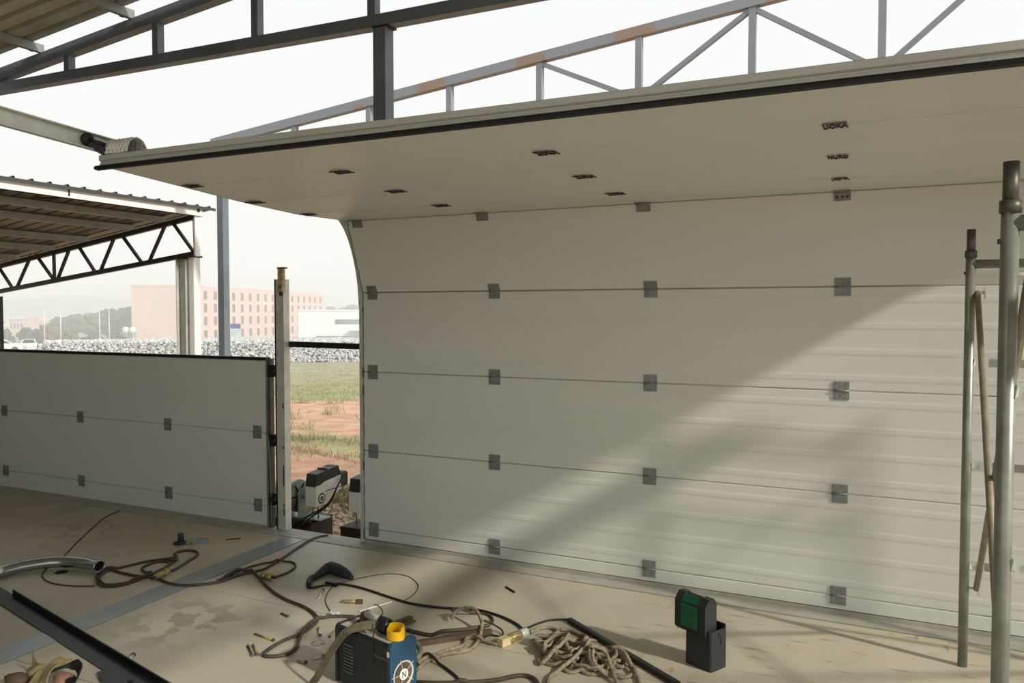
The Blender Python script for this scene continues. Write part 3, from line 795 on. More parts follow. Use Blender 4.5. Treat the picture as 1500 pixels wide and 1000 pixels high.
# ------------------------------------------------------------------ scaffold
sc = thing('scaffold', 'grey tubular scaffold frame with crossed braces beside the tall door', 'scaffold', (0.75, -1.2, 0))
RUNG = {-0.377: (1.661, 1.259, 0.838, 0.424), -2.017: (1.665, 1.287, 0.894, 0.44)}
for Yp, xs in ((-0.377, (0.279, 1.29)), (-2.017, (0.232, 1.24))):
    for X in xs:
        mb = MB(); mb.cyl((X, Yp, 0.0), (X, Yp, 1.705), 0.0185, 20); post = part('post', mb, M_tube, sc)
        mb = MB(); mb.cyl((X - 0.0, Yp, 1.69), (X, Yp, 1.802), 0.0165, 20); mb.cyl((X, Yp, 1.80), (X, Yp, 1.8022), 0.013, 16)
        link('spigot', mb.mesh('spigot', M_tubed, sc.location), post)
        mb = MB(); mb.cyl((X, Yp, 1.688), (X, Yp, 1.716), 0.0225, 20); link('collar', mb.mesh('collar', M_tubed, sc.location), post)
        mb = MB(); mb.cyl((X - 0.024, Yp, 1.625), (X - 0.016, Yp, 1.625), 0.006, 8); link('stud', mb.mesh('stud', M_tubed, sc.location), post)
    for k, z in enumerate(RUNG[Yp]):
        mb = MB()
        if k == 0: mb.cyl((xs[0], Yp, z), (xs[1], Yp, z), 0.018, 16)
        else: mb.box(xs[0] + 0.02, xs[1] - 0.02, Yp - 0.006, Yp + 0.006, z - 0.016, z + 0.016)
        rg = part('rung', mb, M_tube, sc)
        if k:
            for X, o in ((xs[0], 1), (xs[1], -1)):
                mb = MB(); a, b = sorted((X + 0.012 * o, X + 0.07 * o)); mb.box(a, b, Yp - 0.008, Yp + 0.008, z - 0.022, z + 0.022)
                mb.cyl((X + 0.05 * o, Yp - 0.011, z), (X + 0.05 * o, Yp - 0.007, z), 0.008, 8)
                mb.blob((X + 0.018 * o, Yp, z), 0.02, 1, 0.3, 1, (0.4, 0.8, 1.3))
                link('clamp', mb.mesh('clamp', M_galvl, sc.location), rg)
for X in (0.311, 1.245):
    for (za, zb) in ((1.545, 0.33), (0.33, 1.55)):
        mb = MB(); mb.tube([(X + (0.012 if za < 1 else -0.006), -0.379, za), (X - 0.05 + (0.012 if za < 1 else -0.006), -2.017, zb)], 0.0115, 10)
        bc = part('cross_brace', mb, M_brace, sc)
        for (Yp, z, X2) in ((-0.379, za, X), (-2.017, zb, X - 0.05)):
            mb = MB(); mb.cyl((X2 - 0.03, Yp, z), (X2 + 0.022, Yp, z), 0.006, 8)
            for a in (0.5, -0.5):
                mb.obox((X2 + 0.02, Yp, z + 0.014 * a * 2), (0.003, 0, 0), (0, 0.008, 0), (0, 0.004 * a, 0.012))
            link('wing_nut', mb.mesh('wing_nut', M_galvl, sc.location), bc)
mb = MB(); mb.box(0.62, 0.87, -2.25, -0.36, 1.683, 1.728)
solo('shade_plank', mb, M_plank, 'unseen timber plank across the scaffold top, added for its shadow band', 'plank')  # plank out of view, added to cast the shade band on deck and door
# ------------------------------------------------------------------ door operators in the gap
def operator(X, Y, label, full=True):
    # X, Y: front left corner of the housing; long side runs along +Y; drum shaft along X
    root = thing('door_operator', label, 'motor', (X, Y, -0.10))
    L, W = 0.30, 0.10
    mb = MB(); mb.prism([(X, Y, 0.0), (X, Y, 0.155), (X, Y + 0.06, 0.158), (X, Y + 0.10, 0.175), (X, Y + L, 0.195), (X, Y + L, 0.09), (X, Y + 0.12, 0.0)], (W, 0, 0)); part('housing', mb, M_opw, root)
    mb = MB(); mb.prism([(X + 0.004, Y - 0.006, 0.152), (X + 0.012, Y + 0.004, 0.248), (X + 0.012, Y + 0.26, 0.275), (X + 0.004, Y + 0.31, 0.190), (X + 0.004, Y + 0.10, 0.172), (X + 0.004, Y + 0.06, 0.155)], (W - 0.006, 0, 0)); cov = part('cover', mb, M_black, root)
    for yy in (0.13, 0.22):
        mb = MB(); mb.box(X + 0.010, X + W + 0.0, Y + yy, Y + yy + 0.006, 0.18, 0.268 + yy * 0.02); link('cover_seam', mb.mesh('cover_seam', M_rub, root.location), cov)
    mb = MB(); mb.rbox(X + 0.015, X + W - 0.01, Y + L - 0.01, Y + L + 0.10, 0.085, 0.205, 0.02, 'y'); part('motor_end', mb, M_dark, root)
    fx = X + W
    for r0, m, t in ((0.040, M_black, 0.002), (0.030, M_opw, 0.003), (0.018, M_black, 0.004), (0.008, M_galv, 0.006)):
        mb = MB(); mb.cyl((fx - 0.002, Y + 0.065, 0.055), (fx + t, Y + 0.065, 0.055), r0, 24); part('dial_ring', mb, m, root)
    mb = MB(); mb.box(fx - 0.001, fx + 0.002, Y + 0.11, Y + L, 0.098, 0.104); part('housing_groove', mb, M_dark, root)
    for xx in (0.03, 0.08):
        mb = MB(); mb.cyl((X + xx, Y + 0.05, -0.095), (X + xx, Y + 0.05, 0.005), 0.006, 8); part('foot_bolt', mb, M_galv, root)
    if not full: return root
    # cable drum on the shaft to the left
    mb = MB(); mb.lathe([(0.02, 0), (0.125, 0.002), (0.125, 0.010), (0.092, 0.014), (0.088, 0.10), (0.095, 0.11), (0.088, 0.118), (0.088, 0.15), (0.03, 0.155)], (X - 0.115, Y + 0.06, 0.055), (-1, 0, 0), 30)
    dr = part('cable_drum', mb, M_drum, root)
    mb = MB(); mb.lathe([(0.108, 0), (0.112, 0.004), (0.02, 0.001)], (X - 0.116, Y + 0.06, 0.055), (1, 0, 0), 30); link('drum_recess', mb.mesh('drum_recess', M_drum, root.location), dr)
    for k in range(6):
        a = k * math.pi / 3
        mb = MB(); mb.bar((X - 0.108, Y + 0.06, 0.055), (X - 0.108, Y + 0.06 + 0.1 * math.cos(a), 0.055 + 0.1 * math.sin(a)), 0.006, 0.012, (1, 0, 0)); link('spoke', mb.mesh('spoke', M_dark, root.location), dr)
    mb = MB(); mb.cyl((X - 0.12, Y + 0.06, 0.055), (X, Y + 0.06, 0.055), 0.018, 14); part('shaft', mb, M_galv, root)
    mb = MB(); mb.prism([(X - 0.075, Y + 0.0, -0.10), (X - 0.075, Y, 0.09), (X - 0.075, Y + 0.03, 0.115), (X - 0.075, Y + 0.10, 0.115), (X - 0.075, Y + 0.12, 0.09), (X - 0.075, Y + 0.12, -0.10)], (0.010, 0, 0)); mb.box(X - 0.22, X + 0.14, Y - 0.01, Y + 0.13, -0.10, -0.092); part('carrier_plate', mb, M_drum, root)
    mb = MB(); mb.box(X - 0.215, X - 0.21, Y - 0.005, Y + 0.12, -0.095, 0.05); part('end_plate', mb, M_galvl, root)
    for k in range(2):
        pts = sm([(fx + 0.02, Y + 0.30, 0.19 - 0.02 * k), (fx + 0.03, Y + 0.22, 0.12), (fx + 0.02 + 0.015 * k, Y + 0.10, 0.0), (X + 0.03 + 0.04 * k, Y - 0.045, -0.078), (X - 0.04 + 0.06 * k, Y - 0.062, -0.125 - 0.01 * k), (X - 0.10 + 0.06 * k, Y - 0.064, -0.165 - 0.01 * k), (X - 0.16 + 0.06 * k, Y - 0.064, -0.155)], 6)
        mb = MB(); mb.tube(pts, 0.007, 6); part('cable', mb, M_cableb, root)
    return root
operator(-3.995, 0.60, 'white and black door operator with cable drum, beside the track post')
operator(-3.590, 0.60, 'white and black door operator half hidden behind the tall door edge', False)
for xa, xb, lab in ((-4.55, -3.90, 'dark brown steel block carrying the operator beside the track post'), (-3.63, -3.05, 'dark brown steel block under the half hidden operator')):
    mb = MB(); mb.box(xa, xb, 0.55, 0.80, gz(6.3), -0.10)
    mb.box(xa, xb, 0.547, 0.803, -0.112, -0.1005)
    solo('steel_block', mb, M_brown, lab, 'block')

# ------------------------------------------------------------------ things lying on the deck
def cable(name, px, r, m, label, cat='cable', z=None, closed=False, lift=None):
    z = r if z is None else z
    pts = fl(px, z)
    if lift:
        for k, h in lift.items(): pts[k].z += h
    mb = MB(); mb.tube(drape(sm(pts, 7), r), r, 7); return solo(name, mb, m, label, cat)
def bolt(px, r, m, label, head=True, cat='bolt', name='bolt'):
    a, b = onZ(*px[0], r), onZ(*px[1], r); d = (b - a).normalized()
    root = thing(name, label, cat, ((a.x + b.x) / 2, (a.y + b.y) / 2, 0))
    mb = MB(); mb.cyl(a, b, r, 8); part('shank', mb, m, root)
    if head:
        mb = MB(); mb.tube([b - d * 0.001, b + d * r * 1.2], r * 1.7, 6); part('head', mb, M_tubed, root)
# curved silver pipe
px = [(-12, 843), (0, 838), (18, 833), (35, 829), (70, 824), (100, 823), (125, 825), (146, 829)]
pts = sm([onZ(x, y, 0.034 + 0.008 * min(1, i / 4)) for i, (x, y) in enumerate(px)], 6)
mb = MB(); seg = 18; n = len(pts); vs = []; fs = []
for ring in (0.034, 0.0305):
    for i, p in enumerate(pts):
        t = (pts[min(i + 1, n - 1)] - pts[max(i - 1, 0)]).normalized(); x = t.cross(V((0, 0, 1))).normalized(); y = x.cross(t)
        sq = 0.88 if i > n - 6 else 0.95
        for k in range(seg):
            a = 2 * math.pi * k / seg; vs.append(p + x * ring * math.cos(a) * 1.05 + y * ring * math.sin(a) * sq)
for i in range(n - 1):
    for k in range(seg):
        k2 = (k + 1) % seg
        fs.append((i * seg + k, i * seg + k2, (i + 1) * seg + k2, (i + 1) * seg + k))
        o = n * seg; fs.append((o + i * seg + k2, o + i * seg + k, o + (i + 1) * seg + k, o + (i + 1) * seg + k2))
for k in range(seg):
    k2 = (k + 1) % seg
    for e in (0, n - 1): fs.append((e * seg + k, e * seg + k2, n * seg + e * seg + k2, n * seg + e * seg + k))
mb.add(vs, fs, True); solo('curved_pipe', mb, mat('chrome_pipe', (176, 178, 176), 0.22, 0.9, 0.08, 9), 'bent shiny silver pipe with an open end lying on the deck', 'pipe')

# coil of brown cable with brass connector, left
cable('cable', [(480, 784), (468, 786), (452, 792), (430, 806), (410, 820), (396, 828), (384, 834), (350, 842), (325, 851), (300, 855), (272, 857), (248, 854), (228, 846), (200, 843), (176, 838), (160, 834), (147, 843), (143, 852), (152, 858), (180, 856), (210, 846), (240, 832), (252, 824), (258, 818), (245, 818), (215, 822), (180, 830), (152, 836), (141, 845), (150, 855), (175, 855), (205, 848), (222, 842), (210, 836), (210, 830), (232, 822), (258, 822), (256, 811), (270, 806), (286, 807), (289, 813), (275, 822), (256, 834), (240, 838)],
      0.0075, M_cable, 'brown cable looped in a coil across the joint strip')
cable('cable', [(175, 748), (163, 753), (150, 760), (130, 778), (110, 797), (90, 818), (72, 830), (62, 840), (66, 849), (82, 855), (110, 858), (140, 858)], 0.0035, M_cable, 'thin dark wire running from the low door under the silver pipe')
def connector(px, r, label, L0=0.0):
    a, b = onZ(*px[0], r), onZ(*px[1], r); d = (b - a).normalized(); L = (b - a).length
    root = thing('cable_connector', label, 'connector', ((a.x + b.x) / 2, (a.y + b.y) / 2, 0))
    mb = MB(); mb.lathe([(r * 0.5, 0), (r * 0.9, L * 0.02), (r * 0.95, L * 0.55), (r * 0.75, L * 0.58), (r * 0.75, L * 0.66), (r, L * 0.68), (r, L), (r * 0.5, L)], a, d, 16); part('body', mb, M_brass, root)
    mb = MB(); mb.lathe([(r * 0.78, L * 1.0), (r * 0.78, L * 1.02), (r * 0.3, L * 1.02)], a, d, 16); part('socket', mb, M_tubed, root)
    mb = MB(); mb.cyl(a - d * 0.03, a + d * 0.004, r * 0.35, 8); part('cable_boot', mb, M_cableb, root)
connector(((227, 845), (246, 836)), 0.019, 'brass cable connector lying on the coiled cable')
connector(((398, 845), (385, 842)), 0.019, 'brass cable connector with a dark socket beside the black power tool')
cable('cable', [(398, 846), (412, 842), (425, 836), (433, 829), (428, 823), (412, 822), (385, 825), (360, 832), (340, 841), (318, 850)], 0.006, M_cable, 'brown cable looping from the socketed connector to the joint strip')
cable('cable', [(330, 846), (345, 837), (360, 836), (374, 840), (385, 852), (400, 866), (420, 878), (445, 888), (460, 898), (465, 908), (455, 919), (440, 928), (415, 938), (395, 950), (386, 959), (400, 961), (420, 958), (434, 948), (440, 932), (450, 920), (465, 909), (480, 903), (500, 902), (520, 903)], 0.008, M_cable, 'brown cable folding back on itself between the bolts and the welder')
# black tool
tp = [(452, 861, 0.014), (454, 853, 0.016), (464, 848, 0.018), (474, 843, 0.026), (484, 840, 0.034), (494, 843, 0.034), (504, 846, 0.028), (512, 848, 0.018), (517, 849, 0.009)]
root = thing('power_tool', 'charcoal hand power tool lying on its side on the deck', 'tool', onZ(484, 852))
pp = [onZ(x, y, 0) + V((0, 0, r)) for x, y, r in tp]
mb = MB(); mb.tube(sm(pp, 4), [r for r in []] or [tp[min(int(i / 4), 8)][2] * (1 - (i % 4) / 4) + tp[min(int(i / 4) + 1, 8)][2] * ((i % 4) / 4) for i in range(len(sm(pp, 4)))], 12); part('body', mb, M_drill, root)
mb = MB()
a, b = onZ(478, 853, 0.012), onZ(494, 856, 0.012); mb.bar(a, b, 0.02, 0.02); part('trigger', mb, M_black, root)
cable('cable', [(452, 860), (460, 860), (480, 856), (500, 855), (530, 861), (570, 874), (600, 883), (640, 889), (680, 892), (705, 894), (735, 903), (757, 914), (766, 922)], 0.0065, M_cableb, 'black power cord running from the charcoal tool towards the rope')
cable('cable', [(481, 903), (484, 896), (478, 885), (477, 876), (482, 865), (494, 855), (520, 848), (550, 842), (575, 840), (598, 844), (611, 854), (612, 862), (603, 873), (590, 880)], 0.0022, M_cable, 'thin wire ring curling round the charcoal tool')
mb = MB()
for k in range(5): mb.blob(onZ(485 + k * 2.5, 898 + (k % 2) * 2, 0.01), 0.012, 1, 0.3)
solo('wire_clamp', mb, M_galvl, 'small silver wire clamp at the end of the thin wire', 'clamp')
# bolts and small bits
bolt(((741, 859), (754, 867)), 0.005, M_black, 'short black rod lying alone near the tall door', False, 'rod', 'rod')
bolt(((467, 876), (473, 864)), 0.005, M_galvl, 'bright bent pin just below the charcoal tool')
bolt(((412, 898), (421, 902)), 0.005, M_tubed, 'small dark bolt beside the folded brown cable')
bolt(((373, 928), (400, 937)), 0.005, M_brass, 'long brass-coloured bolt left of the folded cable')
bolt(((363, 945), (370, 959)), 0.005, M_rustst, 'one of two rusty bolts lying side by side', True)
bolt(((370.5, 944), (377.5, 958)), 0.005, M_brass, 'brassy bolt lying close beside the rusty bolt')
bolt(((467, 919), (469, 930)), 0.0055, M_galvl, 'bright stub of rod above the round grate')
bolt(((489, 924), (483, 932)), 0.004, M_brass, 'thin brass bolt between the grate and the welder')
bolt(((459, 964), (473, 961)), 0.005, M_galvl, 'bright stub of rod below the round grate')
bolt(((436, 968), (447, 970)), 0.005, M_brass, 'short brown and brass stub left of the welder')
bolt(((187, 968), (195, 959)), 0.006, M_galvl, 'bright stub of rod against the black angle bar')
bolt(((331, 790), (353, 788)), 0.004, M_rustst, 'thin rod lying near the caster bracket', False, 'rod', 'rod')
a, b = onZ(500, 880, 0.01), onZ(531, 881, 0.01); d = (b - a).normalized(); L = (b - a).length
root = thing('screwdriver', 'small brass tool with a dark square end', 'tool', ((a.x + b.x) / 2, (a.y + b.y) / 2, 0))
mb = MB(); mb.lathe([(0.004, 0), (0.009, L * 0.05), (0.006, L * 0.16), (0.009, L * 0.2), (0.009, L * 0.68), (0.006, L * 0.7)], a, d, 12); part('shaft', mb, M_brass, root)
mb = MB(); mb.bar(a + d * L * 0.7, b, 0.02, 0.02); part('grip', mb, M_rustst, root)
a, b = onZ(527, 895, 0.005), onZ(574, 881, 0.005)
mb = MB(); mb.cyl(a, b, 0.0035, 8); solo('welding_rod', mb, M_white, 'pale welding rod behind the welder', 'rod')
# caster bracket
p = onZ(264, 796); q0, q1 = onZ(272, 795, 0.012), onZ(305, 791, 0.012)
root = thing('caster_bracket', 'small dark bracket with upright stud and a slotted steel tongue', 'bracket', p)
mb = MB(); mb.lathe([(0.042, 0), (0.042, 0.010), (0.030, 0.014), (0.02, 0.018)], p, (0, 0, 1), 20); part('base', mb, M_drill, root)
mb = MB(); mb.cyl(p + V((0.005, 0, 0.015)), p + V((0.005, 0, 0.065)), 0.018, 14); mb.cyl(p + V((0.005, -0.02, 0.045)), p + V((0.005, -0.016, 0.045)), 0.006, 8); part('stud', mb, M_drill, root)
mb = MB(); mb.bar(q0 + (q1 - q0) * 0.3, q1, 0.03, 0.028); mb.bar(q0, q0 + (q1 - q0) * 0.32, 0.012, 0.012); part('tongue', mb, M_galv, root)
# black angle bar
A0, A1 = V((-4.36, -1.5086, 0)), V((-2.40, -1.995, 0)); d = (A1 - A0).normalized(); nrm = V((-d.y, d.x, 0))   # nrm points towards the doors
root = thing('angle_bar', 'long black steel angle bar lying across the joint strip', 'bar', (A0 + A1) / 2)
A0b = onZ(16, 874); A0b = A0 + d * (A0b - A0).dot(d)
mb = MB(); c = (A0 + A1) / 2 - nrm * 0.033 + V((0, 0, 0.003)); mb.obox(c, d * (A1 - A0).length / 2, nrm * 0.045, (0, 0, 0.003)); part('flat_leg', mb, M_blackst, root)
c = (A0b + A1) / 2 + nrm * 0.009 + V((0, 0, 0.018)); mb = MB(); mb.obox(c, d * (A1 - A0b).length / 2, nrm * 0.003, (0, 0, 0.018)); part('upright_leg', mb, M_black, root)
root = thing('angle_bar', 'short black steel angle lying over the end of the long angle bar', 'bar', onZ(180, 990))
a, b = onZ(140, 1008, 0.012), onZ(192, 992, 0.012)
mb = MB(); mb.bar(a, b, 0.05, 0.008); mb.bar(onZ(157, 981, 0.012), onZ(172, 1006, 0.012), 0.075, 0.006); part('leg', mb, M_black, root)
# straps and glove, bottom left
def rib(px, w, th, m, name, label, cat, zs=None, ups=None, n=6):
    pts = [onZ(x, y, (zs[i] if zs else th)) for i, (x, y) in enumerate(px)]
    mb = MB(); S = sm(pts, n); U = None
    if ups: U = [V(ups[min(int(i / n), len(ups) - 1)]).lerp(V(ups[min(int(i / n) + 1, len(ups) - 1)]), (i % n) / n) for i in range(len(S))]
    mb.ribbon(S, w, th, (0, 0, 1), U); return solo(name, mb, m, label, cat)
UPR = (-0.5, -0.75, 0.35)
root = rib([(36, 1010), (58, 992), (84, 978), (108, 972), (117, 980), (112, 994), (96, 1002)], 0.045, 0.005, M_dark, 'tool_belt', 'dark belt curled at the end of the strap heap', 'belt', [0.03, 0.05, 0.07, 0.075, 0.06, 0.05, 0.03], [UPR] * 7)
rib([(48, 1004), (62, 985), (78, 972), (96, 966), (107, 965)], 0.05, 0.005, M_glove, 'strap', 'beige webbing strap folded on the dark belt', 'strap', [0.055, 0.09, 0.118, 0.124, 0.112], [(0, -0.5, 0.85)] * 5)
rib([(64, 1010), (66, 996), (72, 982), (84, 972)], 0.03, 0.004, M_glove, 'strap', 'pale narrow strap hanging down over the dark belt', 'strap', [0.06, 0.095, 0.122, 0.134], [(-0.2, -0.9, 0.4)] * 4)
mb = MB(); mb.blob(onZ(54, 986, 0.03), 0.045, 2, 0.25, 1.2, (1.0, 0.8, 0.7)); mb.blob(onZ(62, 978, 0.05), 0.03, 2, 0.2, 1, (1.2, 0.6, 0.6))
q = onZ(50, 972, 0.05); mb.add([q + V((-0.018, 0, -0.02)), q + V((0.03, 0.005, -0.025)), q + V((-0.008, 0.0, 0.055)), q + V((0.0, 0.012, -0.02))], [(0, 1, 2), (1, 3, 2), (3, 0, 2), (0, 3, 1)])
solo('work_glove', mb, M_glove, 'crumpled beige leather glove beside the strap heap', 'glove')
mb = MB(); mb.blob(onZ(94, 994, 0.025), 0.05, 2, 0.25, 1.2, (1.1, 0.7, 0.5)); solo('rag', mb, M_pink, 'pinkish crumpled rag tucked into the dark belt', 'rag')
mb = MB(); mb.blob(onZ(24, 996, 0.03), 0.05, 2, 0.2, 1.2, (1.1, 0.7, 0.6)); solo('pouch', mb, M_rustst, 'brown leather pouch at the end of the strap heap', 'pouch')

# ------------------------------------------------------------------ welder
HB = 0.23
Pc = V((-1.663, -1.692, 0)); u = (V((-1.976, -1.612, 0)) - Pc).normalized(); v = V((-u.y, u.x, 0))
if v.y < 0: v = -v
LW, WW = 0.323, 0.127
wd = thing('welder', 'blue and black portable inverter welder standing on the deck', 'welder', Pc)
def wp(a, b, z): return Pc + u * a + v * b + V((0, 0, z))
mb = MB(); sec = [(0, 0.012), (0, HB - 0.014), (0.006, HB - 0.004), (0.014, HB), (WW - 0.014, HB), (WW - 0.006, HB - 0.004), (WW, HB - 0.014), (WW, 0.012)]
mb.prism([wp(0.014, b, z) for b, z in sec], u * (LW - 0.028)); part('case', mb, M_weld, wd)
mb = MB(); mb.prism([wp(0.016, 0.010, HB - 0.001), wp(LW - 0.016, 0.010, HB - 0.001), wp(LW - 0.016, WW - 0.010, HB - 0.001), wp(0.016, WW - 0.010, HB - 0.001)], (0, 0, 0.003)); part('dusty_top', mb, M_weldt, wd)
for a0 in (-0.002, LW - 0.014):
    mb = MB(); mb.prism([wp(a0, b, z) for b, z in [(-0.003, 0.006), (-0.003, HB - 0.012), (0.004, HB), (0.012, HB + 0.004), (WW - 0.012, HB + 0.004), (WW - 0.004, HB), (WW + 0.003, HB - 0.012), (WW + 0.003, 0.006)]], u * 0.016)
    part('end_panel', mb, M_blue if a0 < 0 else M_weld, wd)
fc = lambda b, z, o: wp(-0.002 - o, b, z)
cb, czz = 0.060, 0.105
mb = MB(); mb.lathe([(0.050, 0), (0.052, 0.004), (0.047, 0.005), (0.044, 0.001)], fc(cb, czz, 0), -u, 32); fan = part('fan_ring', mb, M_galvl, wd)
mb = MB(); mb.cyl(fc(cb, czz, 0), fc(cb, czz, 0.0015), 0.045, 32); link('fan_guard', mb.mesh('fan_guard', M_rustst, Pc), fan)
for k in range(5):
    a = k * math.pi * 2 / 5 + 0.6
    mb = MB(); mb.bar(fc(cb, czz, 0.004), fc(cb + 0.060 * math.cos(a), czz + 0.060 * math.sin(a), 0.004), 0.0022, 0.0022, u); link('guard_wire', mb.mesh('guard_wire', M_galvl, Pc), fan)
mb = MB(); mb.cyl(fc(cb, czz, 0.002), fc(cb, czz, 0.007), 0.021, 20); hub = link('fan_badge', mb.mesh('fan_badge', M_white, Pc), fan)
for (b0, z0, b1, z1) in ((-0.008, -0.012, -0.008, 0.012), (-0.008, 0.012, 0.008, -0.012), (0.008, -0.012, 0.008, 0.012)):
    mb = MB(); mb.bar(fc(cb + b0, czz + z0, 0.0075), fc(cb + b1, czz + z1, 0.0075), 0.003, 0.001, u); part('badge_letter', mb, M_tubed, wd)
for k in range(9):       # louvres on the dark side
    z = 0.165 - k * 0.013
    mb = MB(); mb.obox(wp(0.245, -0.0015, z), u * 0.028, v * 0.002, (0, 0, 0.003)); part('louvre', mb, M_darkl, wd)
mb = MB(); mb.obox(wp(0.010, -0.003, 0.195), u * 0.006, v * 0.001, (0, 0, 0.010)); part('sticker', mb, M_white, wd)
for k in range(7):
    mb = MB(); mb.obox(wp(0.085 - k * 0.011, -0.001, 0.172 - (k % 2) * 0.001), u * 0.0035, v * 0.001, (0, 0, 0.005)); part('print_mark', mb, M_darkl, wd)
# handle on top
hA, hB = wp(0.225, 0.065, HB), wp(0.10, 0.062, HB)
mb = MB(); mb.tube(sm([hA, hA + V((0, 0, 0.035)) + u * 0.004, hA + V((0, 0, 0.052)) - u * 0.02], 5), 0.018, 10); part('handle_post', mb, M_rustst, wd)
mb = MB(); mb.cyl(hA + V((0, 0, 0.05)) - u * 0.01, hB + V((0, 0, 0.042)), 0.014, 14); part('handle_grip', mb, M_galvl, wd)
mb = MB()
for k in range(6): mb.tube([hB + u * (0.022 - k * 0.008) + V((0, 0, -0.004)) + (v * math.cos(t) * 0.022 + V((0, 0, 1)) * (math.sin(t) * 0.028 + 0.036)) for t in [j * math.pi / 8 for j in range(17)]], 0.0048, 6, False)
part('tape_wrap', mb, M_black, wd)
mb = MB(); mb.tube([hA + V((0, 0, 0.006)) + (u * math.cos(t) + v * math.sin(t)) * 0.036 for t in [j * math.pi / 10 for j in range(21)]], 0.009, 8, False); part('wound_cord', mb, M_cable, wd)
# yellow ring clip: wide open band
yc = wp(0.032, 0.055, HB + 0.0265); mb = MB(); vs = []; fs = []; n = 22
for i in range(n):
    t = 2 * math.pi * i / n
    for rr, zz in ((0.031, -0.022), (0.031, 0.026 if math.sin(t) > -0.2 else 0.012), (0.025, 0.026 if math.sin(t) > -0.2 else 0.012), (0.025, -0.022)):
        k = 1.25 if abs(math.cos(t)) > 0.7 else 1.0
        vs.append(yc + (u * math.cos(t) * 1.2 + v * math.sin(t)) * rr + V((0, 0, zz)))
for i in range(n):
    j = (i + 1) % n
    for k in range(4): fs.append((i * 4 + k, j * 4 + k, j * 4 + (k + 1) % 4, i * 4 + (k + 1) % 4))
mb.add(vs, fs); solo('cable_clip', mb, M_yel, 'bright yellow plastic ring on top of the welder', 'ring')
S = [wp(0.12, 0.03, HB + 0.04), wp(0.16, 0.0, HB + 0.035), wp(0.22, -0.03, HB + 0.005), wp(0.27, -0.05, HB - 0.06), wp(0.31, -0.065, HB - 0.13), wp(0.34, -0.08, HB - 0.19), wp(0.37, -0.09, 0.004)]
mb = MB(); mb.ribbon(sm(S, 6), 0.034, 0.003, (0.2, -0.6, 0.7)); solo('carry_strap', mb, M_strap, 'grey-green webbing strap hanging off the welder handle', 'strap')
S = [wp(0.115, 0.045, HB + 0.065), wp(0.10, 0.05, HB + 0.085), wp(0.13, 0.06, HB + 0.10), wp(0.165, 0.065, HB + 0.098)]
mb = MB(); mb.tube(sm(S, 5), 0.0022, 6); S = [wp(0.10, 0.025, HB + 0.06), wp(0.098, 0.0, HB + 0.01), wp(0.100, -0.006, HB - 0.05), wp(0.102, -0.006, HB - 0.10)]
mb.tube(sm(S, 5), 0.0025, 6); solo('binding_wire', mb, M_black, 'thin black binding wire twisted round the welder handle', 'wire')
# flat bars behind the welder
for k, (a, b, lab) in enumerate((((570, 916), (602, 903), 'rusty flat bar offcut behind the welder'), ((576, 921), (606, 908), 'second flat bar offcut lying beside the first, behind the welder'))):
    mb = MB(); mb.bar(onZ(*a, 0.004 + 0.008 * k), onZ(*b, 0.004 + 0.008 * k), 0.030, 0.008); press_bar(onZ(*a, 0), onZ(*b, 0), 0.032, 0.008 + 0.008 * k); solo('flat_bar', mb, M_rustst, lab, 'bar')
# bars and cables between welder and rope
mb = MB(); mb.bar(onZ(600, 944, 0.012), onZ(720, 925, 0.012), 0.024, 0.024); press_bar(onZ(600, 944, 0), onZ(720, 925, 0), 0.026, 0.024); solo('steel_bar', mb, M_rustst, 'rusty square bar between the welder and the rope heap', 'bar')
cable('cable', [(596, 922), (625, 929), (650, 931), (680, 929), (700, 926), (718, 922)], 0.009, M_cable, 'thick brown cable leaving the back of the welder')
cable('cable', [(718, 924), (735, 926), (735, 932), (718, 930), (708, 935), (714, 939), (728, 941)], 0.004, M_cableb, 'thin black cord loop beside the brass plug')
cable('cable', [(610, 982), (622, 970), (640, 962), (655, 957), (672, 955), (690, 950), (702, 936), (706, 922), (698, 913), (685, 908), (670, 906), (661, 909)], 0.0085, M_rope, 'pale brown flexible hose curling up from the welder', lift={7: 0.03, 8: 0.06, 9: 0.06, 10: 0.04})
cable('cable', [(612, 975), (640, 958), (662, 950), (680, 944), (682, 936), (690, 933), (705, 938), (730, 944)], 0.0085, M_rope, 'pale brown flexible hose lying flat towards the plug')
cable('cable', [(662, 908), (680, 901), (700, 898), (715, 900), (722, 907), (719, 916), (710, 922)], 0.006, M_cable, 'brown cable arching behind the curled hose')
cable('cable', [(615, 968), (630, 967), (645, 973), (658, 982), (670, 992), (676, 1002)], 0.006, M_cableb, 'black cord running off from the welder front')
cable('cable', [(600, 935), (612, 945), (616, 955), (610, 965)], 0.012, M_rope, 'short thick hose bulging beside the welder', z=0.04)
cable('cable', [(610, 999), (650, 1000), (700, 998), (730, 995), (752, 990), (770, 989), (784, 995), (790, 1006)], 0.009, M_cable, 'brown cable along the front of the rope heap')
# brass plug
a, b = onZ(732, 941, 0.02), onZ(772, 925, 0.02); d = (b - a).normalized(); L = (b - a).length
root = thing('power_plug', 'brass power plug with pale cap lying at the rope heap', 'plug', ((a.x + b.x) / 2, (a.y + b.y) / 2, 0))
mb = MB(); mb.bar(a, a + d * L * 0.30, 0.036, 0.034); part('cap', mb, mat('plug_cream', (206, 190, 140), 0.5), root)
mb = MB(); mb.lathe([(0.018, L * 0.29), (0.021, L * 0.32), (0.016, L * 0.36), (0.021, L * 0.42), (0.022, L * 0.70), (0.019, L * 0.74)], a, d, 16); part('body', mb, M_brass, root)
mb = MB(); mb.lathe([(0.019, L * 0.74), (0.021, L * 0.78), (0.020, L * 0.98), (0.012, L)], a, d, 16); part('clear_sleeve', mb, M_galvl, root)
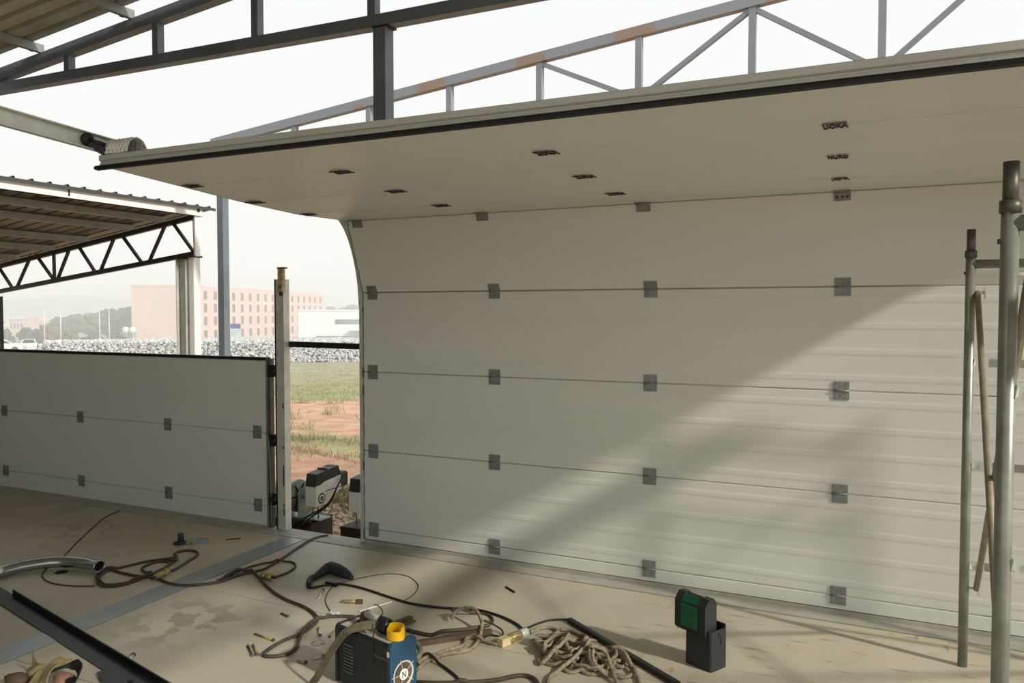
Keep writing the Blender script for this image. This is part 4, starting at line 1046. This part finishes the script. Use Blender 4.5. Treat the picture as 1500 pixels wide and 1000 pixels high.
# rope heap: every strand rests on the ones below it, and all of it lies on the near side of the black bar
def barline(x): return 908 + (x - 834) * 0.594
rr = random.Random(5); pts = []; ang = 0.0
cents = [(815, 945), (840, 958), (868, 962), (893, 972), (872, 978), (846, 972), (822, 962), (812, 950), (838, 946), (862, 956), (886, 966), (900, 978), (870, 970), (840, 964)]
for k, (cx, cy) in enumerate(cents):
    ax = rr.uniform(20, 34); ay = ax * rr.uniform(0.40, 0.55); turn = rr.choice((1, 1, -1)); tilt = rr.uniform(-0.3, 0.5)
    for q in range(7):
        ang += turn * 2 * math.pi / 7 * 1.05
        px = cx + ax * math.cos(ang); py = cy + ay * math.sin(ang) + tilt * 8 * math.cos(ang)
        pts.append(onZ(px, max(py, barline(px) + 13), 0.0078))
mb = MB(); mb.tube(drape(sm(pts, 5), 0.0078, 0.45, 0.006, 6), 0.0078, 8)
solo('rope', mb, M_rope, 'tangled heap of grey-brown rope on the deck', 'rope')
R2 = [([(896, 966), (912, 968), (924, 978), (934, 992), (938, 1004)], 'rope tail running along the black bar'),
      ([(866, 974), (885, 976), (895, 987), (905, 1004)], 'rope tail trailing from the heap over the brown cable'),
      ([(872, 946), (866, 954), (856, 966), (842, 977), (822, 983), (806, 990), (802, 1004)], 'rope end lying across the top of the heap'),
      ([(820, 922), (836, 923), (850, 932), (860, 946), (856, 960)], 'rope loop arching over the back of the heap'),
      ([(776, 926), (790, 920), (806, 919), (818, 925), (812, 932), (792, 938), (778, 943), (792, 948), (806, 944)], 'rope loop coming out of the brass plug'),
      ([(785, 947), (787, 940), (800, 938), (812, 942), (806, 952), (794, 956), (786, 950)], 'small closed rope loop beside the plug'),
      ([(798, 962), (800, 950), (816, 940), (830, 942), (832, 952), (820, 960), (808, 968), (794, 974), (788, 966)], 'rope loop standing at the left of the heap')]
for px, lab in R2:
    mb = MB(); mb.tube(drape(sm(fl(px, 0.0085), 7), 0.0085, 0.45, 0.006, 6), 0.0085, 8); solo('rope', mb, M_rope, lab, 'rope')
cable('cable', [(768, 922), (785, 914), (805, 908), (822, 907), (834, 907)], 0.005, M_cableb, 'black cord between the brass plug and the black bar')
# black bar on the right of the rope
a, b = onZ(834, 908, 0.011), onZ(994, 1003, 0.011)
mb = MB(); mb.bar(a, b, 0.022, 0.022); solo('steel_bar', mb, M_black, 'long black square bar between the rope heap and the open case', 'bar')

# ------------------------------------------------------------------ open black case with green panel
B0, B1, B2 = V((-0.769, -0.838, 0)), V((-0.648, -0.899, 0)), V((-0.600, -0.807, 0))
ux = (B1 - B0).normalized(); uy = V((-ux.y, ux.x, 0)); W_, D_ = 0.136, 0.104; HC = 0.165
cs = thing('tool_case', 'open black plastic case with a green panel in its raised lid', 'case', B0)
def bp_(a, b, z): return B0 + ux * a + uy * b + V((0, 0, z))
def rpoly(a0, a1, b0, b1, r, z):
    out = []
    for ca, cb2, st in ((a1 - r, b1 - r, 0), (a0 + r, b1 - r, 90), (a0 + r, b0 + r, 180), (a1 - r, b0 + r, 270)):
        for k in range(5):
            t = math.radians(st + 22.5 * k); out.append(bp_(ca + r * math.cos(t), cb2 + r * math.sin(t), z))
    return out
o_ = rpoly(0, W_, 0, D_, 0.012, 0.0); n = len(o_); i_ = rpoly(0.006, W_ - 0.006, 0.006, D_ - 0.006, 0.008, 0.0)
vs = [p.copy() for p in o_] + [p + V((0, 0, HC)) for p in o_] + [p + V((0, 0, HC)) for p in i_] + [p + V((0, 0, 0.03)) for p in i_]; fs = [tuple(range(n))[::-1]]
for lv in range(3):
    for k in range(n): fs.append((lv * n + k, lv * n + (k + 1) % n, (lv + 1) * n + (k + 1) % n, (lv + 1) * n + k))
fs.append(tuple(range(3 * n, 4 * n)))
mb = MB(); mb.add(vs, fs); part('body', mb, M_dark, cs)
mb = MB(); mb.obox(bp_(W_ + 0.0005, D_ * 0.5, HC - 0.022), ux * 0.0008, uy * 0.007, (0, 0, 0.009)); mb.obox(bp_(W_ + 0.0005, D_ * 0.60, HC - 0.045), ux * 0.0008, uy * 0.003, (0, 0, 0.016)); part('latch_slot', mb, M_rub, cs)
mb = MB(); mb.obox(bp_(W_ * 0.62, D_ - 0.004, HC + 0.006), ux * 0.045, uy * 0.003, (0, 0, 0.007)); part('rim_tab', mb, M_dark, cs)
# lid: chamfered block leaning up at the front edge, side profile in (b, z)
def lidpoly(a, inset=0):
    z0l, z1l = 0.135, 0.292; b0, b1 = -0.012, 0.062
    return [bp_(a, b, z) for b, z in ((b0 + 0.0, z0l + 0.014), (b0, z1l - 0.030 - inset), (b0 + 0.026, z1l - inset), (b1 - 0.020, z1l - inset), (b1, z1l - 0.020 - inset), (b1, z0l + 0.02), (b1 - 0.02, z0l), (b0 + 0.014, z0l))]
lid = None
mb = MB(); mb.prism(lidpoly(-0.045), ux * 0.034); part('lid_cheek', mb, M_dark, cs)
mb = MB(); mb.prism(lidpoly(0.078), ux * 0.036); part('lid_cheek', mb, M_dark, cs)
mb = MB(); mb.prism(lidpoly(-0.013, 0.006), ux * 0.093); lid = part('lid', mb, M_rub, cs)
mb = MB(); mb.obox(bp_(0.034, -0.0135, 0.205), ux * 0.044, uy * 0.003, (0, 0, 0.046)); part('green_panel', mb, M_green, cs)
mb = MB(); mb.prism([bp_(-0.010, -0.0155, 0.251), bp_(-0.010, 0.0125, 0.287), bp_(-0.010, 0.0145, 0.285), bp_(-0.010, -0.0125, 0.249)], ux * 0.088); part('green_panel', mb, M_green, cs)
# ------------------------------------------------------------------ outdoors: gravel, grass, stones
M_gravel = mat('gravel_stone', (226, 200, 176), 0.9, var=0.18, vs=14, coord='Object')
M_stone = mat('rubble_stone', (226, 226, 224), 0.9, var=0.22, vs=5.0, rgb2=(150, 150, 152), coord='Object')
M_stonedark = mat('wall_mortar', (120, 120, 122), 0.95, var=0.15, vs=1.0)
M_grass = mat('grass_blade', (168, 168, 120), 0.8, var=0.2, vs=2.0)
KEEP = [(-3.775, 1.339, 0.12), (-8.98, 4.72, 0.10), (-9.0, 1.34, 0.10), (-10.56, 5.42, 0.16), (-10.33, 5.42, 0.13), (-3.775, 4.72, 0.10)]
def clear(p):      # nothing grows or lies inside a column or a steel block
    if any(abs(p.x - x) < h and abs(p.y - y) < h for x, y, h in KEEP): return False
    return not (0.50 < p.y < 0.85 and (-4.60 < p.x < -3.85 or -3.68 < p.x < -3.0))
def stones(n, f, rmin, rmax, sq=0.7):
    mb = MB(); bm = bmesh.new(); bmesh.ops.create_icosphere(bm, subdivisions=1, radius=1.0)
    base = [v.co.copy() for v in bm.verts]; faces = [[v.index for v in fc.verts] for fc in bm.faces]
    bm2 = bmesh.new(); bmesh.ops.create_cube(bm2, size=1.5); cb_ = [v.co.copy() for v in bm2.verts]; cf = [[v.index for v in fc.verts] for fc in bm2.faces]
    for k in range(n):
        c = f(k); r = R.uniform(rmin, rmax)
        if not clear(c): continue
        q = Matrix.Rotation(R.uniform(0, 6.3), 3, V((R.random(), R.random(), R.random() + 0.1)).normalized())
        B_, F_ = (base, faces) if k % 3 == 0 else (cb_, cf)
        mb.add([c + (q @ V((p.x * R.uniform(0.8, 1.15), p.y, p.z * sq))) * r for p in B_], F_)
    bm.free(); bm2.free(); return mb
def fg(k):
    d = R.uniform(6.1, 8.7); l = R.uniform(-2.6, 0.6); p = CAM + FW0 * d + RT * l; return V((p.x, p.y, gz(d) + 0.01))
o = link('gravel', stones(2600, fg, 0.012, 0.036).mesh('gravel', M_gravel)); tag(o, 'beige gravel spread on the ground below the deck edge', 'gravel', kind='stuff')
mb = MB()
def blades(cx, n, spread, h):
    for _ in range(n):
        p = cx + V((R.gauss(0, spread), R.gauss(0, spread), 0))
        if not clear(p): continue
        a = R.uniform(0, 6.3); w = V((math.cos(a), math.sin(a), 0)) * R.uniform(0.006, 0.012)
        t = V((R.gauss(0, 0.35), R.gauss(0, 0.35), 1)) * h * R.uniform(0.5, 1.2)
        mb.add([p - w, p + w, p + t], [(0, 1, 2)])
def gpos(d, l):
    p = CAM + FW0 * d + RT * l
    z = gz(d) + (0.10 * min(1, (d - 6.5) / 6) * noise.noise(V((p.x * 0.35, p.y * 0.35, 0))) if d > 6.5 else 0)
    return V((p.x, p.y, z - 0.01))
for k in range(90): blades(gpos(R.uniform(8.3, 9.6), R.uniform(-3.2, 0)), 40, 0.10, 0.14)
for k in range(80): blades(gpos(R.uniform(11.8, 14.4), R.uniform(-5.5, -1)), 22, 0.2, 0.10)
for k in range(26): blades(gpos(R.uniform(15, 22), R.uniform(-8, -2)), 40, 0.14, 0.26)
for k in range(380): blades(gpos(R.uniform(22.6, 30), R.uniform(-11, -2)), 14, 0.3, 0.13)
for k in range(420): blades(gpos(R.uniform(30, 54), R.uniform(-22, -5)), 12, 0.5, 0.16)
o = link('grass', mb.mesh('grass', M_grass)); tag(o, 'thin tufts of grass on the red earth', 'grass', kind='stuff')
# stone faced bank
WD, WT, WB = 57.0, -0.78, gz(57)
root = thing('stone_bank', 'long bank of grey and white rubble stone across the field', 'wall', far(300, WD), kind=None)
mb = MB(); l0, l1 = -34.0, 22.0
P = lambda d, l, z: CAM * 1.0 + FW0 * d + RT * l + V((0, 0, z - CAM.z))
prof = [(WD, WB - 0.5), (WD + 0.35, WT), (WD + 45, -1.96), (WD + 48, -4.2), (WD + 10, -6)]
vs = [P(d, l0, z) for d, z in prof] + [P(d, l1, z) for d, z in prof]; n = len(prof)
mb.add(vs, [tuple(range(n)), tuple(range(2 * n - 1, n - 1, -1))] + [(k, n + k, n + (k + 1) % n, (k + 1) % n) for k in range(n)]); part('core', mb, M_stonedark, root)
def fw_(k):
    t = R.random(); l = R.uniform(l0, 0.0); z = WB + (WT - WB) * t; return P(WD + 0.35 * t - 0.02, l, z)
def ft_(k):
    t = R.random() ** 1.3; l = R.uniform(l0 - t * 24, l0 + 26) if t > 0.05 else R.uniform(l0, l0 + 26)
    d = WD + 0.4 + 45 * t; return P(d, max(l, l0), WT + (-1.96 - WT) * t + 0.05)
for mbx in (stones(4200, fw_, 0.05, 0.11, 0.8), stones(5200, ft_, 0.08, 0.22, 0.8)):
    o = part('facing_stones', mbx, M_stone, root); o['kind'] = 'stuff'

# ------------------------------------------------------------------ pink block
M_pinkw = mat('pink_render', (242, 208, 200), 0.85, var=0.04, vs=0.15)
M_pinkd = mat('pink_end_wall', (220, 190, 188), 0.85, var=0.04, vs=0.15)
M_pane = mat('window_pane', (92, 84, 88), 0.3, var=0.3, vs=0.4)
M_frame = mat('window_frame', (196, 150, 140), 0.6, var=0.05)
HT = 13.4
c0 = far(278, 183); c0.z = -6.2
c1 = far(473, 271); fd = V((c1.x - c0.x, c1.y - c0.y, 0)); FL = fd.length; ang = math.atan2(fd.y, fd.x)
pb = thing('apartment_block', 'long pink four-storey block with rows of small windows', 'building', c0, ang)
# local: +x along the facade, +y to the left (behind the facade), width 14
top = hz(419.3, 183) - c0.z
mb = MB(); mb.box(0, FL, 0, 14, -1, top); part('wall', mb, M_pinkw, pb, (0, 0, 0))
mb = MB(); mb.box(-0.12, 0.0, -0.1, 14.1, -1, top + 0.15); part('end_wall', mb, M_pinkw, pb, (0, 0, 0))
mb = MB(); mb.box(-0.2, FL + 0.2, -0.15, 14.2, top, top + 0.35); part('parapet', mb, M_pinkw, pb, (0, 0, 0))
NB = 18; bw = FL / NB
pil = MB(); pil.box(-0.16, 0.16, -0.22, 0.0, -1, top + 0.7); pm = pil.mesh('pilaster', M_pinkw)
for k in range(NB + 1): link('pilaster', pm, pb, (k * bw, 0, 0))
wf = MB(); w, h = 0.66, 0.95
for (a0, a1, b0, b1) in ((-w - .12, -w, -h - .12, h + .12), (w, w + .12, -h - .12, h + .12), (-w, w, h, h + .12), (-w, w, -h - .12, -h), (-.04, .04, -h, h)): wf.box(a0, a1, -0.10, 0.02, b0, b1)
wfm = wf.mesh('window', M_frame); wp_ = MB(); wp_.box(-w, w, -0.05, -0.02, -h, h); wpm = wp_.mesh('pane', M_pane)
for k in range(NB):
    for fz in (0.155, 0.395, 0.625, 0.845):
        o = link('window', wfm, pb, ((k + 0.5) * bw, 0, top * fz + 0.2)); link('pane', wpm, o)
# ------------------------------------------------------------------ white building
M_wh = mat('white_render', (250, 251, 251), 0.7, var=0.02, vs=0.2)
M_gl = mat('strip_glass', (150, 164, 170), 0.25, var=0.1, vs=0.4)
M_sh = mat('recess_grey', (170, 172, 170), 0.8, var=0.05, vs=0.3)
wd0 = 130.0
wb = thing('white_building', 'low white flat-roofed building with a strip window', 'building', far(437, wd0), YAW)
zt = hz(455, wd0) - wb.location.z
def lx(x): return (x - 437) / FPX * wd0
def lz(y): return hz(y, wd0) - wb.location.z
mb = MB(); mb.box(0, 42, 0, 18, lz(492), zt); mb.box(0, lx(463), 0, 18, -1.5, lz(492)); mb.box(lx(463), 42, 2.2, 18, -1.5, lz(492)); part('wall', mb, M_wh, wb, (0, 0, 0))
mb = MB(); mb.box(-0.1, 42.1, -0.12, 18.1, zt, zt + 0.18); part('coping', mb, M_wh, wb, (0, 0, 0))
mb = MB(); mb.box(lx(491), lx(560), -0.06, 0.02, lz(474.5), lz(467.5)); part('strip_window', mb, M_gl, wb, (0, 0, 0))
mb = MB(); mb.box(lx(514), lx(560), -1.6, 0.02, lz(484), lz(482)); part('awning', mb, M_wh, wb, (0, 0, 0))
mb = MB(); mb.box(lx(463), 42, 2.1, 2.2, -1.5, lz(492)); part('recessed_wall', mb, M_wh, wb, (0, 0, 0))
# ------------------------------------------------------------------ sign board with blue head
sgd = 112.0; sp = far(345, sgd)
sg = thing('sign_board', 'upright sign board, blue head over a pale green panel', 'sign', sp, YAW)
w = 14.5 / FPX * sgd / 2; z1 = hz(474, sgd) - sp.z; z2 = hz(481, sgd) - sp.z
mb = MB(); mb.box(-w, w, -0.08, 0.08, z2, z1); part('head', mb, mat('sign_blue', (40, 74, 150), 0.5), sg, (0, 0, 0))
mb = MB(); mb.box(-w, w, -0.07, 0.07, 0.9, z2); part('panel', mb, mat('sign_panel', (206, 226, 220), 0.5, var=0.12, vs=1.2), sg, (0, 0, 0))
for s_ in (-1, 1):
    mb = MB(); mb.box(s_ * w * 0.8 - 0.05, s_ * w * 0.8 + 0.05, -0.05, 0.05, -0.3, 1.0); part('leg', mb, M_white, sg, (0, 0, 0))
# far low pink sheds and white sign on the left
for (xa, xb, yt, d, m_, nm, lab, cat) in ((14, 34, 463, 260, M_pinkd, 'shed', 'long low pinkish shed beside the white hoarding', 'building'), (44, 80, 466, 282, M_pinkd, 'shed', 'low pinkish shed with a sloping roof before the trees', 'building')):
    p = far((xa + xb) / 2, d); W2 = (xb - xa) / FPX * d / 2; root = thing(nm, lab, cat, p, YAW); h = hz(yt, d) - p.z
    mb = MB(); mb.box(-W2, W2, 0, 9, -1, h - 1); part('wall', mb, m_, root, (0, 0, 0))
    mb = MB(); mb.prism([(-W2 - .3, -0.4, h - 1), (-W2 - .3, 9.4, h - 1), (-W2 - .3, 4.5, h)], (2 * W2 + 0.6, 0, 0)); part('roof', mb, M_pinkd, root, (0, 0, 0))
    for k in range(4):
        mb = MB(); mb.box(-W2 + (k + 0.3) * W2 / 2, -W2 + (k + 0.7) * W2 / 2, -0.06, 0.02, h * 0.35, h * 0.62); part('window', mb, M_pane, root, (0, 0, 0))
p = far(5, 150); root = thing('hoarding', 'white hoarding board at the far edge of the car park', 'sign', p, YAW); zA, zB = hz(479, 150) - p.z, hz(461, 150) - p.z
mb = MB(); mb.box(-1.6, 1.05, -0.1, 0.1, zA, zB); part('panel', mb, M_white, root, (0, 0, 0))
mb = MB(); mb.box(-0.25, 0.35, -0.13, -0.1, (zA + zB) / 2 - 0.35, (zA + zB) / 2 - 0.05); part('print', mb, M_sh, root, (0, 0, 0))
for s_ in (-1.2, 0.7):
    mb = MB(); mb.box(s_ - 0.08, s_ + 0.08, -0.05, 0.05, -0.5, zA); part('leg', mb, M_galv, root, (0, 0, 0))
# white tanks before the trees
for k, (x, lab) in enumerate(((184, 'white round tank before the trees, the one nearer the road lamps'), (194, 'white round tank before the trees, next to the pink end wall'))):
    d = 150; p = far(x, d); p.z = hz(487, d)
    root = thing('storage_tank', lab, 'tank', p)
    mb = MB(); mb.lathe([(0.55, 0), (0.6, 0.1), (0.6, 0.75), (0.42, 1.0), (0.15, 1.08)], p, (0, 0, 1), 16); part('shell', mb, M_white, root)
    mb = MB(); mb.box(p.x - 0.5, p.x + 0.5, p.y - 0.5, p.y + 0.5, gz(d), p.z); part('plinth', mb, M_sh, root)
# ------------------------------------------------------------------ trees and bushes
M_leaf = [mat('leaf_dark', (78, 102, 72), 0.9, var=0.25, vs=0.5), mat('leaf_mid', (100, 122, 82), 0.9, var=0.25, vs=0.5), mat('leaf_brown', (126, 112, 88), 0.9, var=0.2, vs=0.5)]
M_bark = mat('bark', (86, 74, 60), 0.9)
def tree(x, d, ytop, wpx, kind, label, name='tree', ybase=None, group='trees before the hills'):
    p = far(x, d); h = hz(ytop, d) - p.z; w = wpx / FPX * d / 2
    root = thing(name, label, 'tree' if name == 'tree' else 'bush', p, group=group)
    mb = MB()
    for k in range(13 if name == 'tree' else 7):
        a = R.uniform(0, 6.3); e = R.random() ** 0.5
        z = h * R.uniform(0.35, 0.80) if name == 'tree' else h * R.uniform(0.25, 0.65)
        s_ = min(w, h * 0.5) * R.uniform(0.35, 0.6)
        mb.blob((p.x + RT.x * w * 0.62 * e * math.cos(a) - FW0.x * w * 0.3 * math.sin(a), p.y + RT.y * w * 0.62 * e * math.cos(a) + FW0.y * w * 0.3 * math.sin(a), p.z + z), s_, 2, 0.45, 2.2, (1, 1, 0.85))
    mb.blob((p.x, p.y, p.z + h * 0.78), min(w, h * 0.5) * 0.55, 2, 0.4, 2.2, (1, 1, 0.75))
    part('crown', mb, M_leaf[kind], root)
    mb = MB(); mb.tube([p - V((0, 0, 0.5)), p + V((0, 0, h * 0.5))], [w * 0.08 + 0.1, w * 0.05 + 0.05], 8); part('trunk', mb, M_bark, root)
for a in ((90, 205, 463, 30, 0, 'low rounded dark tree at the start of the tree row'), (112, 210, 458, 34, 1, 'loose mid-green tree in the tree row behind a lamp post'), (132, 200, 455, 32, 1, 'pale olive tree in the middle of the tree row'),
          (158, 215, 446, 26, 0, 'tallest dark tree in the tree row'), (180, 200, 451, 46, 0, 'broad domed dark tree beside the pink end wall'), (197, 190, 455, 24, 1, 'light green tree touching the pink end wall'),
          (146, 225, 456, 30, 0, 'dark tree behind the pale olive tree'), (484, 330, 444, 22, 0, 'hazy tree left of the white building roof'), (502, 340, 447, 24, 1, 'hazy tree above the strip window'), (520, 320, 443, 26, 0, 'hazy tree above the white building beside the tall door')):
    tree(*a)
for a in ((10, 160, 482, 26, 0, 'dark bush under the white hoarding'), (38, 165, 478, 24, 0, 'rounded dark green bush in front of the pink shed'), (54, 160, 480, 22, 1, 'mid-green bush between the sheds'), (70, 158, 473, 30, 2, 'brownish bush in front of the sloping shed'),
          (100, 150, 484, 40, 2, 'brown scrub below the low tree'), (135, 150, 487, 44, 0, 'dark scrub line below the olive tree'), (175, 148, 488, 44, 0, 'dark scrub line below the domed tree')):
    tree(*a, name='bush', group='bushes along the field')
# road lamps
for (x, yt, lab) in ((65, 452, 'thin white lamp post in front of the sheds'), (89, 455, 'white lamp post before the low rounded tree'), (146, 455, 'white lamp post before the dark tree, first of two close together'), (160, 453, 'white lamp post before the tallest tree')):
    d = 140; p = far(x, d); h = hz(yt, d) - p.z
    root = thing('lamp_post', lab, 'lamp post', p)
    mb = MB(); mb.tube([p, p + V((0, 0, h))], [0.11, 0.07], 8); part('pole', mb, M_white, root)
    mb = MB(); mb.bar(p + V((0, 0, h)), p + V((0, 0, h + 0.25)) - RT * 0.9, 0.09, 0.09); part('arm', mb, M_white, root)
    mb = MB(); mb.bar(p + V((0, 0, h + 0.22)) - RT * 0.8, p + V((0, 0, h + 0.32)) - RT * 1.5, 0.22, 0.12); part('lamp_head', mb, M_white, root)
# ------------------------------------------------------------------ parked cars
M_car = mat('car_white', (232, 234, 234), 0.3, var=0.02); M_glass = mat('car_glass', (40, 46, 52), 0.15, var=0.1); M_tyre = mat('tyre', (26, 26, 28), 0.8)
def car(x, d, rz, label):
    p = far(x, d); root = thing('car', label, 'car', p, rz)
    body = [(-2.15, 0.35), (-2.2, 0.75), (-2.05, 0.95), (-1.1, 1.05), (1.2, 1.0), (2.05, 0.85), (2.2, 0.6), (2.15, 0.3)]
    mb = MB(); mb.prism([(a, -0.86, z) for a, z in body], (0, 1.72, 0)); part('body', mb, M_car, root, (0, 0, 0))
    mb = MB(); lo = [(-1.7, -0.82), (1.15, -0.82), (1.15, 0.82), (-1.7, 0.82)]; hi = [(-1.05, -0.62), (0.25, -0.62), (0.25, 0.62), (-1.05, 0.62)]
    vs = [V((a, b, 1.0)) for a, b in lo] + [V((a, b, 1.46)) for a, b in hi]
    mb.add(vs, [(3, 2, 1, 0), (4, 5, 6, 7)] + [(k, (k + 1) % 4, (k + 1) % 4 + 4, k + 4) for k in range(4)]); cab = part('cabin', mb, M_car, root, (0, 0, 0))
    for k in range(4):
        q = [vs[k], vs[(k + 1) % 4], vs[(k + 1) % 4 + 4], vs[k + 4]]; c = (q[0] + q[1] + q[2] + q[3]) / 4
        nn = (q[1] - q[0]).cross(q[3] - q[0]).normalized()
        mb = MB(); mb.add([c + (w - c) * 0.84 + nn * 0.01 for w in q], [(0, 1, 2, 3)]); o = link('window', mb.mesh('window', M_glass), cab)
    for a in (-1.35, 1.35):
        for b in (-0.84, 0.84):
            mb = MB(); mb.lathe([(0.15, -0.1), (0.31, -0.09), (0.33, 0), (0.31, 0.09), (0.15, 0.1)], (a, b, 0.33), (0, 1, 0), 16); part('wheel', mb, M_tyre, root, (0, 0, 0))
    for b in (-0.6, 0.6):
        mb = MB(); mb.box(2.12, 2.2, b - 0.2, b + 0.2, 0.62, 0.78); part('headlamp', mb, M_galvl, root, (0, 0, 0))
car(4, 92, YAW + 0.35, 'white car parked at the end of the stone bank, nearer the black post')
car(42, 99, YAW - 1.05, 'white car parked nose-on beside the stone bank')

# ------------------------------------------------------------------ haze over the fields
hm = bpy.data.materials.new('haze'); hm.use_nodes = True; nt = hm.node_tree; nt.nodes.remove(nt.nodes['Principled BSDF'])
vsn = nt.nodes.new('ShaderNodeVolumeScatter'); vsn.inputs['Color'].default_value = (0.97, 0.985, 1.0, 1); vsn.inputs['Density'].default_value = 0.0036; vsn.inputs['Anisotropy'].default_value = 0.0
nt.links.new(vsn.outputs[0], nt.nodes['Material Output'].inputs['Volume'])
mb = MB(); mb.obox(CAM + FW0 * 760 + V((0, 0, 15 - CAM.z)), RT * 900, FW0 * 735, (0, 0, 30))
o = link('haze', mb.mesh('haze', hm)); tag(o, 'pale haze hanging over the fields and hills', 'haze', kind='stuff')
